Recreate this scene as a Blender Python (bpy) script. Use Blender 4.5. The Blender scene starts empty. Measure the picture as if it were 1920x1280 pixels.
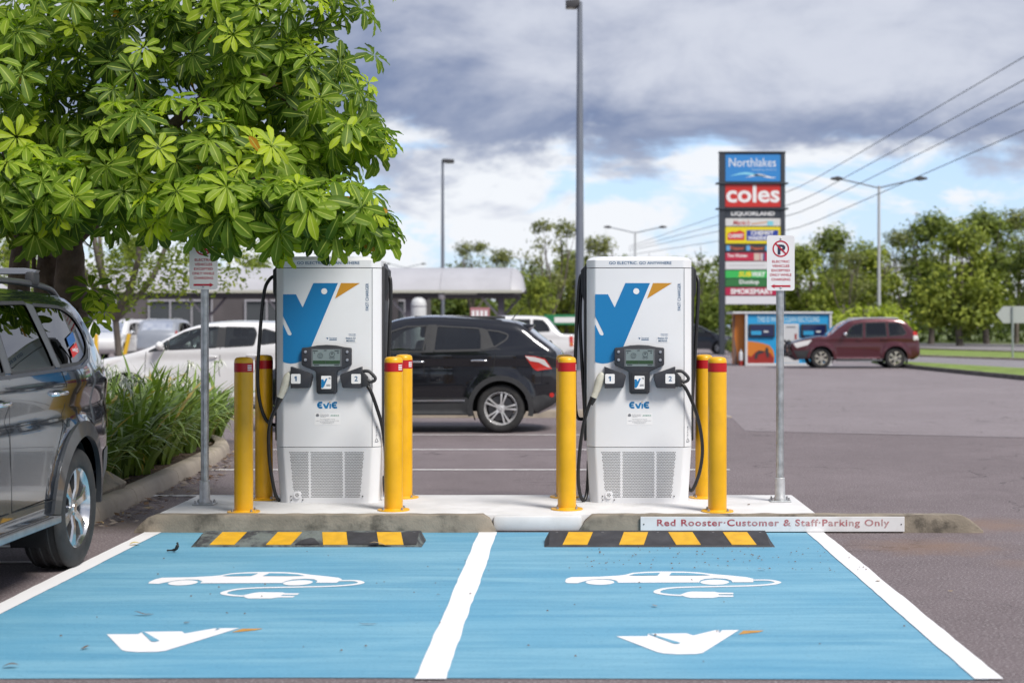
import bpy, bmesh, math, random
import numpy as np
from mathutils import Vector, Matrix, Euler, noise as mnoise
from mathutils.geometry import delaunay_2d_cdt

R = math.radians
random.seed(7)
SC = bpy.context.scene
COL = SC.collection

# ------------------------------------------------------------------ camera, sky, sun, exposure
FPX, CX, CY, CAMH = 2900.0, 1068.0, 608.0, 1.58       # focal length and principal point in photo pixels, eye height
cam_d = bpy.data.cameras.new('camera'); cam = bpy.data.objects.new('camera', cam_d); COL.objects.link(cam)
cam.location = (0, 0, CAMH); cam.rotation_euler = (R(90), 0, 0)
cam_d.sensor_width = 36.0; cam_d.lens = 36.0 * FPX / 1920
cam_d.shift_x = -(CX - 960) / 1920; cam_d.shift_y = -(640 - CY) / 1920
cam_d.clip_start = 0.1; cam_d.clip_end = 3000
cam_d.dof.use_dof = True; cam_d.dof.focus_distance = 11.6; cam_d.dof.aperture_fstop = 2.2
SC.camera = cam

SUN_EL, SUN_AZ = R(50), R(42)          # azimuth: from behind the camera, swung to the right
sun_d = bpy.data.lights.new('sun', 'SUN'); sun = bpy.data.objects.new('sun', sun_d); COL.objects.link(sun)
sun_d.energy = 1.5; sun_d.angle = R(18); sun_d.color = (1.0, 0.95, 0.87)
_sd = Vector((math.sin(SUN_AZ) * math.cos(SUN_EL), -math.cos(SUN_AZ) * math.cos(SUN_EL), math.sin(SUN_EL)))
sun.rotation_euler = (-_sd).to_track_quat('-Z', 'Y').to_euler()
sun.location = (20, -20, 40)

SC.view_settings.view_transform = 'Standard'; SC.view_settings.look = 'None'
SC.view_settings.exposure = 1.60; SC.view_settings.gamma = 1.0; SC.view_settings.use_curve_mapping = False
SC.render.engine = 'CYCLES'
SC.cycles.use_denoising = True
SC.cycles.max_bounces = 8; SC.cycles.transparent_max_bounces = 12
SC.cycles.caustics_reflective = False; SC.cycles.caustics_refractive = False
SC.cycles.sample_clamp_indirect = 4.0

W = bpy.data.worlds.new('World'); SC.world = W; W.use_nodes = True
nt = W.node_tree; nt.nodes.clear()
def wn(t, **k):
    n = nt.nodes.new(t)
    for a, b in k.items(): setattr(n, a, b)
    return n
def wl(a, b): nt.links.new(a, b)
def wmath(op, a, b=None, c=None, clamp=False):
    n = wn('ShaderNodeMath', operation=op); n.use_clamp = clamp
    for i, v in enumerate((a, b, c)):
        if v is None: continue
        if isinstance(v, (int, float)): n.inputs[i].default_value = v
        else: wl(v, n.inputs[i])
    return n.outputs[0]
def wrange(v, a, b, lo=0.0, hi=1.0, smooth=True):
    n = wn('ShaderNodeMapRange'); n.interpolation_type = 'SMOOTHSTEP' if smooth else 'LINEAR'
    wl(v, n.inputs[0])
    for i, q in enumerate((a, b, lo, hi)): n.inputs[i + 1].default_value = q
    return n.outputs[0]
def wmix(f, a, b):
    n = wn('ShaderNodeMix', data_type='RGBA')
    if isinstance(f, (int, float)): n.inputs[0].default_value = f
    else: wl(f, n.inputs[0])
    for i, v in ((6, a), (7, b)):
        if isinstance(v, tuple): n.inputs[i].default_value = (*v, 1)
        else: wl(v, n.inputs[i])
    return n.outputs[2]
sky = wn('ShaderNodeTexSky', sky_type='NISHITA'); sky.sun_disc = False
sky.sun_elevation = SUN_EL; sky.sun_rotation = math.pi - SUN_AZ
sky.air_density = 1.0; sky.dust_density = 1.0; sky.ozone_density = 1.5
tc = wn('ShaderNodeTexCoord')
sep = wn('ShaderNodeSeparateXYZ'); wl(tc.outputs['Generated'], sep.inputs[0])
def wnoise(scale, det, rough, zs, off=(0, 0, 0), dist=0.0):
    mp = wn('ShaderNodeMapping'); mp.inputs['Scale'].default_value = (1, 1, zs); mp.inputs['Location'].default_value = off
    wl(tc.outputs['Generated'], mp.inputs[0])
    n = wn('ShaderNodeTexNoise'); n.inputs['Scale'].default_value = scale; n.inputs['Detail'].default_value = det
    n.inputs['Roughness'].default_value = rough; n.inputs['Distortion'].default_value = dist
    wl(mp.outputs[0], n.inputs['Vector']); return n.outputs['Fac']
big = wnoise(4.2, 6, 0.55, 1.9, (8.7, 1.1, 2.0), 0.25)     # the cloud deck
mid = wnoise(9.0, 6, 0.58, 2.2, (9.3, 1.3, 0.4), 0.3)
fine = wnoise(10.0, 8, 0.60, 2.8, (1.7, 5.2, 2.9), 0.4)     # low, far, streaky clouds
el = sep.outputs['Z']
# ragged underside of the near deck: everything higher than ~5 degrees
edge = wmath('ADD', wmath('ADD', el, wmath('MULTIPLY', wmath('SUBTRACT', big, 0.5), 0.20)),
             wmath('MULTIPLY', wmath('SUBTRACT', mid, 0.5), 0.12))
deck = wrange(edge, 0.086, 0.110)
shade = wrange(wmath('ADD', wmath('MULTIPLY', mid, 0.55), wmath('MULTIPLY', big, 0.55)), 0.40, 0.70)
thin = wrange(el, 0.08, 0.30)
grey_d = wmix(shade, (0.66, 0.86, 1.40), (1.80, 1.95, 2.35))
belly = wrange(wmath('ADD', edge, wmath('MULTIPLY', wmath('SUBTRACT', mid, 0.5), 0.10)), 0.10, 0.205)
deckcol = wmix(wmath('MULTIPLY', belly, 0.60), grey_d, wmix(shade, (1.35, 1.48, 1.90), (2.45, 2.55, 2.85)))
lowc = wrange(wmath('ADD', fine, wmath('MULTIPLY', big, 0.25)), 0.54, 0.66)
clear = wmix(0.7, sky.outputs[0], (1.05, 1.65, 2.75))
lowcol = wmix(wmath('ADD', wmath('MULTIPLY', lowc, 0.86), 0.10, clamp=True), clear, (3.05, 3.12, 3.25))
skycol = wmix(deck, lowcol, deckcol)
bg = wn('ShaderNodeBackground'); bg.inputs['Strength'].default_value = 0.1
wl(skycol, bg.inputs['Color'])
wo = wn('ShaderNodeOutputWorld'); wl(bg.outputs[0], wo.inputs['Surface'])

# ------------------------------------------------------------------ coordinates
def at(px, py, D):
    """world point at depth D seen at photo pixel (px, py)"""
    return Vector(((px - CX) * D / FPX, D, CAMH - (py - CY) * D / FPX))
def gnd(px, py, z=0.0):
    D = FPX * (CAMH - z) / (py - CY)
    return Vector(((px - CX) * D / FPX, D, z))
def Xat(px, D): return (px - CX) * D / FPX
def Zat(py, D): return CAMH - (py - CY) * D / FPX

# ------------------------------------------------------------------ materials
MATS = {}
def _nodes(name):
    m = bpy.data.materials.new(name); m.use_nodes = True
    t = m.node_tree; b = t.nodes['Principled BSDF']
    return m, t, b
def setb(b, **k):
    for a, v in k.items():
        s = b.inputs[a.replace('_', ' ')] if a.replace('_', ' ') in b.inputs else b.inputs[a]
        s.default_value = (*v, 1) if isinstance(v, tuple) and len(v) == 3 else v
def tnoise(t, scale, det=3, rough=.55, mscale=(1, 1, 1), coord='Object', dist=0):
    tc = t.nodes.new('ShaderNodeTexCoord'); mp = t.nodes.new('ShaderNodeMapping'); mp.inputs['Scale'].default_value = mscale
    t.links.new(tc.outputs[coord], mp.inputs[0])
    n = t.nodes.new('ShaderNodeTexNoise'); n.inputs['Scale'].default_value = scale; n.inputs['Detail'].default_value = det
    n.inputs['Roughness'].default_value = rough; n.inputs['Distortion'].default_value = dist
    t.links.new(mp.outputs[0], n.inputs['Vector']); return n.outputs['Fac']
def trange(t, v, a, b, lo=0., hi=1., smooth=True):
    n = t.nodes.new('ShaderNodeMapRange'); n.interpolation_type = 'SMOOTHSTEP' if smooth else 'LINEAR'; t.links.new(v, n.inputs[0])
    for i, q in enumerate((a, b, lo, hi)): n.inputs[i + 1].default_value = q
    return n.outputs[0]
def tmix(t, f, a, b, mode='MIX'):
    n = t.nodes.new('ShaderNodeMix'); n.data_type = 'RGBA'; n.blend_type = mode
    if isinstance(f, (int, float)): n.inputs[0].default_value = f
    else: t.links.new(f, n.inputs[0])
    for i, v in ((6, a), (7, b)):
        if isinstance(v, tuple): n.inputs[i].default_value = (*v, 1)
        else: t.links.new(v, n.inputs[i])
    return n.outputs[2]
def tmath(t, op, a, b):
    n = t.nodes.new('ShaderNodeMath'); n.operation = op
    for i, v in enumerate((a, b)):
        if isinstance(v, (int, float)): n.inputs[i].default_value = v
        else: t.links.new(v, n.inputs[i])
    return n.outputs[0]
def tbump(t, b, h, strength=.2, dist=.01):
    n = t.nodes.new('ShaderNodeBump'); n.inputs['Strength'].default_value = strength; n.inputs['Distance'].default_value = dist
    t.links.new(h, n.inputs['Height']); t.links.new(n.outputs[0], b.inputs['Normal'])
def M(name, col, rough=.5, metal=0., coat=0., var=0., vscale=6., bump=0., bscale=60., bdist=.004, dirt=None, dscale=2.5, damt=.5, spec=.5, emit=0., rvar=0.):
    if name in MATS: return MATS[name]
    m, t, b = _nodes(name)
    setb(b, Base_Color=col, Roughness=rough, Metallic=metal)
    b.inputs['Coat Weight'].default_value = coat; b.inputs['Coat Roughness'].default_value = .03
    b.inputs['Specular IOR Level'].default_value = spec
    c = None
    if var:
        n = trange(t, tnoise(t, vscale, 5), .28, .72, 1 - var, 1 + var)
        c = tmix(t, 1.0, col, n, 'MULTIPLY') if False else None
        mul = t.nodes.new('ShaderNodeVectorMath'); mul.operation = 'SCALE'; mul.inputs[0].default_value = col
        t.links.new(n, mul.inputs['Scale']); c = mul.outputs[0]
    if dirt:
        f = trange(t, tnoise(t, dscale, 6, .62), .48, .72, 0, damt)
        c = tmix(t, f, c if c is not None else col, dirt)
    if c is not None: t.links.new(c, b.inputs['Base Color'])
    if bump: tbump(t, b, tnoise(t, bscale, 4), bump, bdist)
    if rvar:
        t.links.new(trange(t, tnoise(t, 9, 4), .3, .7, max(.02, rough - rvar), rough + rvar), b.inputs['Roughness'])
    if emit:
        b.inputs['Emission Color'].default_value = (*col, 1); b.inputs['Emission Strength'].default_value = emit
    MATS[name] = m; return m

# ------------------------------------------------------------------ mesh builder
class MB:
    def __init__(s): s.v = []; s.f = []; s.m = []; s.attr = {}
    def add(s, vs, fs, mi=0):
        o = len(s.v); s.v += [tuple(p) for p in vs]; s.f += [tuple(i + o for i in f) for f in fs]; s.m += [mi] * len(fs); return s
    def box(s, x0, x1, y0, y1, z0, z1, mi=0):
        vs = [(x0,y0,z0),(x1,y0,z0),(x1,y1,z0),(x0,y1,z0),(x0,y0,z1),(x1,y0,z1),(x1,y1,z1),(x0,y1,z1)]
        return s.add(vs, [(3,2,1,0),(4,5,6,7),(0,1,5,4),(1,2,6,5),(2,3,7,6),(3,0,4,7)], mi)
    def bbox(s, x0, x1, y0, y1, z0, z1, r=.01, seg=2, mi=0, M4=None):
        bm = bmesh.new(); bmesh.ops.create_cube(bm, size=1)
        for v in bm.verts: v.co = Vector(((x0+x1)/2 + v.co.x*(x1-x0), (y0+y1)/2 + v.co.y*(y1-y0), (z0+z1)/2 + v.co.z*(z1-z0)))
        bmesh.ops.bevel(bm, geom=bm.edges[:], offset=r, segments=seg, profile=.5, affect='EDGES', clamp_overlap=True)
        return s.addbm(bm, mi, M4)
    def addbm(s, bm, mi=0, M4=None):
        bm.verts.index_update()
        vs = [(M4 @ v.co if M4 else v.co)[:] for v in bm.verts]; fs = [[v.index for v in f.verts] for f in bm.faces]
        bm.free(); return s.add(vs, fs, mi)
    def cyl(s, p0, p1, r0, r1=None, n=16, caps=True, mi=0):
        p0, p1 = Vector(p0), Vector(p1); r1 = r0 if r1 is None else r1
        ax = (p1 - p0).normalized(); a = ax.orthogonal().normalized(); b = ax.cross(a)
        vs = []
        for p, r in ((p0, r0), (p1, r1)):
            for i in range(n):
                t = 2 * math.pi * i / n; vs.append(p + (a * math.cos(t) + b * math.sin(t)) * r)
        fs = [(i, (i+1) % n, n + (i+1) % n, n + i) for i in range(n)]
        if caps: fs += [tuple(range(n))[::-1], tuple(range(n, 2*n))]
        return s.add(vs, fs, mi)
    def lathe(s, prof, origin=(0,0,0), n=24, axis='Z', mi=0, close=False):
        """prof: list of (r, h)"""
        o = Vector(origin); vs = []
        for r, h in prof:
            for i in range(n):
                t = 2*math.pi*i/n; c, q = math.cos(t)*r, math.sin(t)*r
                p = (c, q, h) if axis == 'Z' else ((c, h, -q) if axis == 'Y' else (h, c, q))
                vs.append(o + Vector(p))
        fs = []
        k = len(prof)
        for j in range(k if close else k-1):
            j2 = (j+1) % k
            for i in range(n): fs.append((j*n+i, j*n+(i+1)%n, j2*n+(i+1)%n, j2*n+i))
        if not close:
            if prof[0][0] > 1e-5: fs.append(tuple(range(n))[::-1])
            if prof[-1][0] > 1e-5: fs.append(tuple(range((k-1)*n, k*n)))
        return s.add(vs, fs, mi)
    def tube(s, pts, r, n=8, mi=0, caps=True, taper=None):
        pts = [Vector(p) for p in pts]; vs = []; k = len(pts)
        up = None
        for i, p in enumerate(pts):
            d = (pts[min(i+1, k-1)] - pts[max(i-1, 0)]).normalized()
            if up is None: a = d.orthogonal().normalized()
            else:
                a = up - d * up.dot(d)
                a = a.normalized() if a.length > 1e-6 else d.orthogonal().normalized()
            up = a; b = d.cross(a)
            rr = r[i] if isinstance(r, (list, tuple)) else r
            for j in range(n):
                t = 2*math.pi*j/n; vs.append(p + (a*math.cos(t) + b*math.sin(t))*rr)
        fs = [(i*n+j, i*n+(j+1)%n, (i+1)*n+(j+1)%n, (i+1)*n+j) for i in range(k-1) for j in range(n)]
        if caps: fs += [tuple(range(n))[::-1], tuple(range((k-1)*n, k*n))]
        return s.add(vs, fs, mi)
    def prism(s, poly, y0, y1, mi=0, plane='XZ', bev=0.0):
        """2-D polygon extruded from y0 (front) to y1; XZ: stands facing -Y. XY: lies flat"""
        bm = bmesh.new()
        P = (lambda a, b, h: (a, h, b)) if plane == 'XZ' else ((lambda a, b, h: (a, b, h)) if plane == 'XY' else (lambda a, b, h: (h, a, b)))
        A = [bm.verts.new(P(a, b, y0)) for a, b in poly]; B = [bm.verts.new(P(a, b, y1)) for a, b in poly]
        f1 = bm.faces.new(A); f2 = bm.faces.new(B[::-1]); n = len(poly)
        for i in range(n): bm.faces.new((A[i], B[i], B[(i+1)%n], A[(i+1)%n]))
        bmesh.ops.recalc_face_normals(bm, faces=bm.faces[:])
        if bev:
            fr = [e for e in bm.edges if (e.verts[0] in A and e.verts[1] in A)]
            bmesh.ops.bevel(bm, geom=fr, offset=bev, segments=2, profile=.5, affect='EDGES', clamp_overlap=True)
        bmesh.ops.triangulate(bm, faces=[f for f in bm.faces if len(f.verts) > 4])
        return s.addbm(bm, mi)
    def sheet(s, poly, h, mi=0, plane='XY'):
        """flat polygon, triangulated"""
        if plane == 'XY': P = lambda a, b: (a, b, h)
        else: P = lambda a, b: (a, h, b)
        res = delaunay_2d_cdt([Vector(p) for p in poly], [], [list(range(len(poly)))], 1, 1e-6)
        fs = []
        for f in res[2]:
            a, b, c = (res[0][i] for i in f)
            ar = (b.x-a.x)*(c.y-a.y) - (b.y-a.y)*(c.x-a.x)
            f = list(f)
            if ar < 0: f = f[::-1]
            fs.append(f)
        return s.add([P(p.x, p.y) for p in res[0]], fs, mi)
    def loft(s, rings, mi=0, cap=True):
        n = len(rings[0]); vs = [p for r in rings for p in r]
        fs = [(k*n+i, k*n+(i+1)%n, (k+1)*n+(i+1)%n, (k+1)*n+i) for k in range(len(rings)-1) for i in range(n)]
        if cap: fs += [tuple(range(n))[::-1], tuple(range((len(rings)-1)*n, len(rings)*n))]
        return s.add(vs, fs, mi)
    def mesh(s, name, mats, smooth=None, merge=0.0):
        me = bpy.data.meshes.new(name); me.from_pydata(s.v, [], s.f)
        for m in (mats if isinstance(mats, (list, tuple)) else [mats]): me.materials.append(m)
        if len(me.materials) > 1: me.polygons.foreach_set('material_index', s.m)
        if merge:
            bm = bmesh.new(); bm.from_mesh(me); bmesh.ops.remove_doubles(bm, verts=bm.verts[:], dist=merge); bm.to_mesh(me); bm.free()
        if smooth is not None:
            me.polygons.foreach_set('use_smooth', [True]*len(me.polygons))
            if smooth < 179: me.set_sharp_from_angle(angle=R(smooth))
        me.update(); return me
    def build(s, name, mats, parent=None, smooth=None, merge=0.0, loc=None, rot=None):
        return link(name, s.mesh(name, mats, smooth, merge), parent, loc, rot)
def link(name, data, parent=None, loc=None, rot=None):
    o = bpy.data.objects.new(name, data); COL.objects.link(o)
    if parent: o.parent = parent
    if loc is not None: o.location = loc
    if rot is not None: o.rotation_euler = rot
    return o
def tag(o, label=None, cat=None, group=None, kind=None):
    if label: o['label'] = label
    if cat: o['category'] = cat
    if group: o['group'] = group
    if kind: o['kind'] = kind
    return o
def empty(name, loc, label=None, cat=None, group=None, rz=0.0):
    o = bpy.data.objects.new(name, None); COL.objects.link(o); o.location = loc; o.rotation_euler = (0, 0, rz); o.empty_display_size = .2
    return tag(o, label, cat, group)
def copy_tree(o, parent=None):
    c = o.copy(); COL.objects.link(c); c.parent = parent
    for ch in o.children: copy_tree(ch, c)
    return c

def cr(pts, k=6, closed=False):
    """Catmull-Rom through points"""
    P = [Vector(p) for p in pts]; n = len(P); out = []
    rng = range(n if closed else n-1)
    for i in rng:
        p0 = P[(i-1) % n] if closed or i > 0 else P[0]*2 - P[1]
        p1 = P[i]; p2 = P[(i+1) % n]
        p3 = P[(i+2) % n] if closed or i < n-2 else P[-1]*2 - P[-2]
        for j in range(k):
            t = j/k
            out.append(.5*((2*p1) + (p2-p0)*t + (2*p0-5*p1+4*p2-p3)*t*t + (3*p1-p0-3*p2+p3)*t**3))
    if not closed: out.append(P[-1])
    return out
def rrect(x0, x1, z0, z1, r, k=4):
    out = []
    for cx, cz, a0 in ((x1-r, z0+r, -90), (x1-r, z1-r, 0), (x0+r, z1-r, 90), (x0+r, z0+r, 180)):
        for i in range(k+1):
            a = R(a0 + 90*i/k); out.append((cx + r*math.cos(a), cz + r*math.sin(a)))
    return out
def circ(cx, cz, r, n=20, a0=0, a1=360):
    full = abs(a1-a0) >= 360
    return [(cx + r*math.cos(R(a0+(a1-a0)*i/(n if full else n-1))), cz + r*math.sin(R(a0+(a1-a0)*i/(n if full else n-1)))) for i in range(n)]
def fillet(poly, r, k=3):
    """round the corners of a closed polygon"""
    out = []; n = len(poly)
    for i in range(n):
        p = Vector(poly[i]); a = Vector(poly[i-1]); b = Vector(poly[(i+1) % n])
        rr = r[i] if isinstance(r, (list, tuple)) else r
        da, db = (a-p), (b-p); la, lb = da.length, db.length
        q = min(rr, la*.45, lb*.45)
        if q < 1e-5: out.append(tuple(p)); continue
        A = p + da/la*q; B = p + db/lb*q
        for j in range(k+1):
            t = j/k; out.append(tuple(A*(1-t)**2 + p*2*t*(1-t) + B*t*t))
    return out
_tcache = {}
def text_data(s, bold=0.0, shear=0.0, space=1.0):
    """flat glyphs as (verts2d, faces) with bbox normalised to 0..1"""
    key = (s, bold, shear, space)
    if key in _tcache: return _tcache[key]
    c = bpy.data.curves.new('t', 'FONT'); c.body = s; c.offset = bold; c.shear = shear; c.resolution_u = 3; c.space_character = space
    o = bpy.data.objects.new('t', c); COL.objects.link(o)
    dg = bpy.context.evaluated_depsgraph_get(); me = bpy.data.meshes.new_from_object(o.evaluated_get(dg))
    vs = np.array([v.co[:2] for v in me.vertices]); fs = [tuple(p.vertices) for p in me.polygons]
    bpy.data.objects.remove(o); bpy.data.curves.remove(c); bpy.data.meshes.remove(me)
    lo, hi = vs.min(0), vs.max(0)
    vs = (vs - lo) / (hi - lo)
    _tcache[key] = (vs, fs, (hi-lo)[0]/(hi-lo)[1]); return _tcache[key]
def text(mb, s, x0, x1, z0, z1, y, mi=0, bold=0.0, shear=0.0, plane='XZ', vert=False, space=1.0):
    """lettering fitted into a box. XZ: read from -Y. vert: reads upwards"""
    vs, fs, _ = text_data(s, bold, shear, space)
    out = []
    for a, b in vs:
        if vert: p = (x1 - b*(x1-x0), z0 + a*(z1-z0))
        else: p = (x0 + a*(x1-x0), z0 + b*(z1-z0))
        out.append((p[0], y, p[1]) if plane == 'XZ' else (p[0], p[1], y))
    return mb.add(out, fs, mi)

# ------------------------------------------------------------------ ground materials
def asphalt(name, c0, c1, speck=(0.36, 0.33, 0.34), stain=None, rough=.8):
    m, t, b = _nodes(name)
    big = trange(t, tnoise(t, .35, 5, .6), .35, .68); mid = trange(t, tnoise(t, 3.0, 6, .65), .3, .72)
    c = tmix(t, tmath(t, 'ADD', tmath(t, 'MULTIPLY', big, .55), tmath(t, 'MULTIPLY', mid, .45)), c0, c1)
    grit = tnoise(t, 130, 3, .7)
    chip = tnoise(t, 62, 2, .6)
    c = tmix(t, trange(t, chip, .54, .68, 0, .75), c, speck); c = tmix(t, trange(t, chip, .45, .32, 0, .75), c, tuple(q*.4 for q in c0))
    c = tmix(t, trange(t, grit, .56, .75, 0, .75), c, speck)
    c = tmix(t, trange(t, grit, .46, .28, 0, .8), c, tuple(q*.35 for q in c0))
    # oil drips and tyre-worn lanes
    c = tmix(t, trange(t, tnoise(t, 1.1, 4, .6, (1, .35, 1)), .60, .74, 0, .35), c, tuple(q*.55 for q in c0))
    vo = t.nodes.new('ShaderNodeTexVoronoi'); vo.feature = 'DISTANCE_TO_EDGE'; vo.inputs['Scale'].default_value = .55
    tc0 = t.nodes.new('ShaderNodeTexCoord'); nz = t.nodes.new('ShaderNodeTexNoise'); nz.inputs['Scale'].default_value = 1.6; nz.inputs['Detail'].default_value = 5; t.links.new(tc0.outputs['Object'], nz.inputs['Vector'])
    va = t.nodes.new('ShaderNodeVectorMath'); va.operation = 'ADD'; t.links.new(tc0.outputs['Object'], va.inputs[0]); t.links.new(nz.outputs['Color'], va.inputs[1]); t.links.new(va.outputs[0], vo.inputs['Vector'])
    ck = tmath(t, 'MULTIPLY', trange(t, vo.outputs['Distance'], .010, .003, 0, .75), trange(t, tnoise(t, .5, 3), .48, .58))
    c = tmix(t, ck, c, tuple(q*.3 for q in c0))
    if stain:
        for (sx, sy, r, col, amt) in stain:
            tc = t.nodes.new('ShaderNodeTexCoord'); mp = t.nodes.new('ShaderNodeMapping'); mp.inputs['Location'].default_value = (-sx, -sy, 0)
            t.links.new(tc.outputs['Object'], mp.inputs[0])
            ln = t.nodes.new('ShaderNodeVectorMath'); ln.operation = 'LENGTH'
            sc = t.nodes.new('ShaderNodeVectorMath'); sc.operation = 'MULTIPLY'; sc.inputs[1].default_value = (1, 1.3, 0)
            t.links.new(mp.outputs[0], sc.inputs[0]); t.links.new(sc.outputs[0], ln.inputs[0])
            d = tmath(t, 'ADD', ln.outputs['Value'], tmath(t, 'MULTIPLY', tnoise(t, 5, 6, .7), r*1.2))
            c = tmix(t, trange(t, d, r*1.55, r*.5, 0, amt), c, col)
    t.links.new(c, b.inputs['Base Color'])
    b.inputs['Roughness'].default_value = rough
    tbump(t, b, grit, .55, .006)
    MATS[name] = m; return m
red_dirt = (0.20, 0.125, 0.085)
ASPH = asphalt('old_asphalt', (0.120, 0.094, 0.099), (0.178, 0.144, 0.152), stain=[(2.55, 11.0, .85, red_dirt, .7), (3.3, 12.2, .9, red_dirt, .65), (3.1, 10.2, .5, red_dirt, .35), (-3.5, 12.2, .8, (0.10, 0.075, 0.055), .7), (-3.7, 14.5, 1.0, (0.10, 0.075, 0.055), .5)])
ASPH2 = asphalt('pale_asphalt', (0.178, 0.150, 0.160), (0.235, 0.201, 0.213))
ROADM = asphalt('road_asphalt', (0.19, 0.18, 0.195), (0.235, 0.222, 0.235))
GRASSM = M('grass', (0.16, 0.23, 0.04), .9, var=.3, vscale=1.5, dirt=(.15, .14, .06), dscale=.8, damt=.5, bump=.5, bscale=9, bdist=.06)
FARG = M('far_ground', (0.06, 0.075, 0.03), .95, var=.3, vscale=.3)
CONC = M('kerb_concrete', (0.25, 0.215, 0.17), .9, var=.22, vscale=4, dirt=(.06, .052, .042), dscale=4.5, damt=.9, bump=.6, bscale=70, bdist=.006)
CONC2 = M('pale_concrete', (0.33, 0.285, 0.235), .9, var=.15, vscale=3, dirt=(.20, .17, .13), dscale=3, damt=.6, bump=.4, bscale=60)
SLABM = M('slab_concrete', (0.60, 0.60, 0.61), .85, var=.08, vscale=3, dirt=(.42, .41, .40), dscale=2.2, damt=.4, bump=.2, bscale=90)
SOIL = M('mulch', (0.075, 0.05, 0.035), .95, var=.45, vscale=25, bump=1, bscale=40, bdist=.03)

gm = MB(); gm.add([(-500, -80, 0), (500, -80, 0), (500, 900, 0), (-500, 900, 0)], [(0, 1, 2, 3)])
tag(gm.build('ground', ASPH), 'purple grey asphalt of the car park', kind='structure')

def sheet_obj(name, poly, z, mat, label, parent=None):
    o = MB().sheet([(p[0], p[1]) for p in poly], z).build(name, mat, parent)
    if not parent: tag(o, label, kind='structure')
    elif label: o['label'] = label
    return o
sheet_obj('driveway', [(2.6, 22.9), (6.2, 21.6), (40, 17), (60, 60), (60, 110), (-60, 110), (-60, 27.2), (2.0, 27.2), (2.75, 26.4)], .004, ASPH2, 'paler asphalt driveway beyond the parking bays')
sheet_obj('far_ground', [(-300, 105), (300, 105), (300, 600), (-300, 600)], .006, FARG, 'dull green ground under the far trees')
# verge, road, median and second road run off diagonally on the right
LN = [((12.2, 56.0), (12.9, 44.1)), ((13.1, 61.0), (15.1, 51.5)), ((17.1, 75.0), (19.8, 67.4)), ((22.1, 97.0), (25.3, 86.0)), ((29.9, 131.0), (35.9, 122.0))]
def ext(l, a, b):
    p, q = Vector(l[0]), Vector(l[1]); d = (q - p).normalized()
    return p - d*a, q + d*b
def band(i, j, a, b):
    p0, p1 = ext(LN[i], a, b); q0, q1 = ext(LN[j], a, b)
    return [p0, p1, q1, q0]
vg = band(0, 1, 3.0, 26.0)
mb = MB()
n = len(vg)
mb.sheet([tuple(p) for p in vg], .13)
mb.add([(*vg[0], 0), (*vg[1], 0), (*vg[2], 0), (*vg[3], 0), (*vg[0], .13), (*vg[1], .13), (*vg[2], .13), (*vg[3], .13)], [(1, 2, 6, 5), (2, 3, 7, 6), (3, 0, 4, 7)])
tag(mb.build('grass_verge', GRASSM), 'narrow mown grass verge along the driveway', kind='structure')
p0, p1 = ext(LN[0], 3.0, 26.0); d = (p1 - p0).normalized(); nn = Vector((d.y, -d.x)) * -1
mb = MB()
q = [p0, p1, p1 + nn*-.16, p0 + nn*-.16]
for k in range(14):
    a = p0 + (p1-p0)*(k/14 + .0004); c = p0 + (p1-p0)*((k+1)/14 - .0004); w = nn*(-.16 if nn.x > 0 else .16)
    pts = [a, c, c + w, a + w]
    mb.add([(*v, .009) for v in pts] + [(*v, .135) for v in pts], [(0,1,5,4),(1,2,6,5),(2,3,7,6),(3,0,4,7),(4,5,6,7)])
tag(mb.build('verge_kerb', M('dark_kerb', (.10, .09, .085), .9, var=.3)), 'dark concrete kerb edging the grass verge', kind='structure')
sheet_obj('road', band(1, 2, 14, 40), .010, ROADM, 'grey road behind the grass verge')
md = band(2, 3, 26, 45)
sheet_obj('grass_median', md, .016, GRASSM, 'bright grass median between the two roads')
sheet_obj('far_road', band(3, 4, 30, 50), .013, ROADM, 'second carriageway before the tree line')
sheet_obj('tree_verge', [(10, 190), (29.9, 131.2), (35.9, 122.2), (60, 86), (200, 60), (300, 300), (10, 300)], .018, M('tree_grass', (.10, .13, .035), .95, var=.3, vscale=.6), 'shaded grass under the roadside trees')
mb = MB()
for i, offs in ((2, 0), (3, 0)):
    a, c = ext(LN[i], 26 if i == 2 else 30, 40); dd = (c-a).normalized(); w = Vector((-dd.y, dd.x))*.22
    pts = [a, c, c+w, a+w]
    mb.add([(*v, .012) for v in pts] + [(*v, .10) for v in pts], [(0,1,5,4),(1,2,6,5),(2,3,7,6),(3,0,4,7),(4,5,6,7)])
tag(mb.build('median_kerb', M('tan_kerb', (.33, .27, .22), .9, var=.2)), 'tan kerb edging the grass median', kind='structure')

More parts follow.
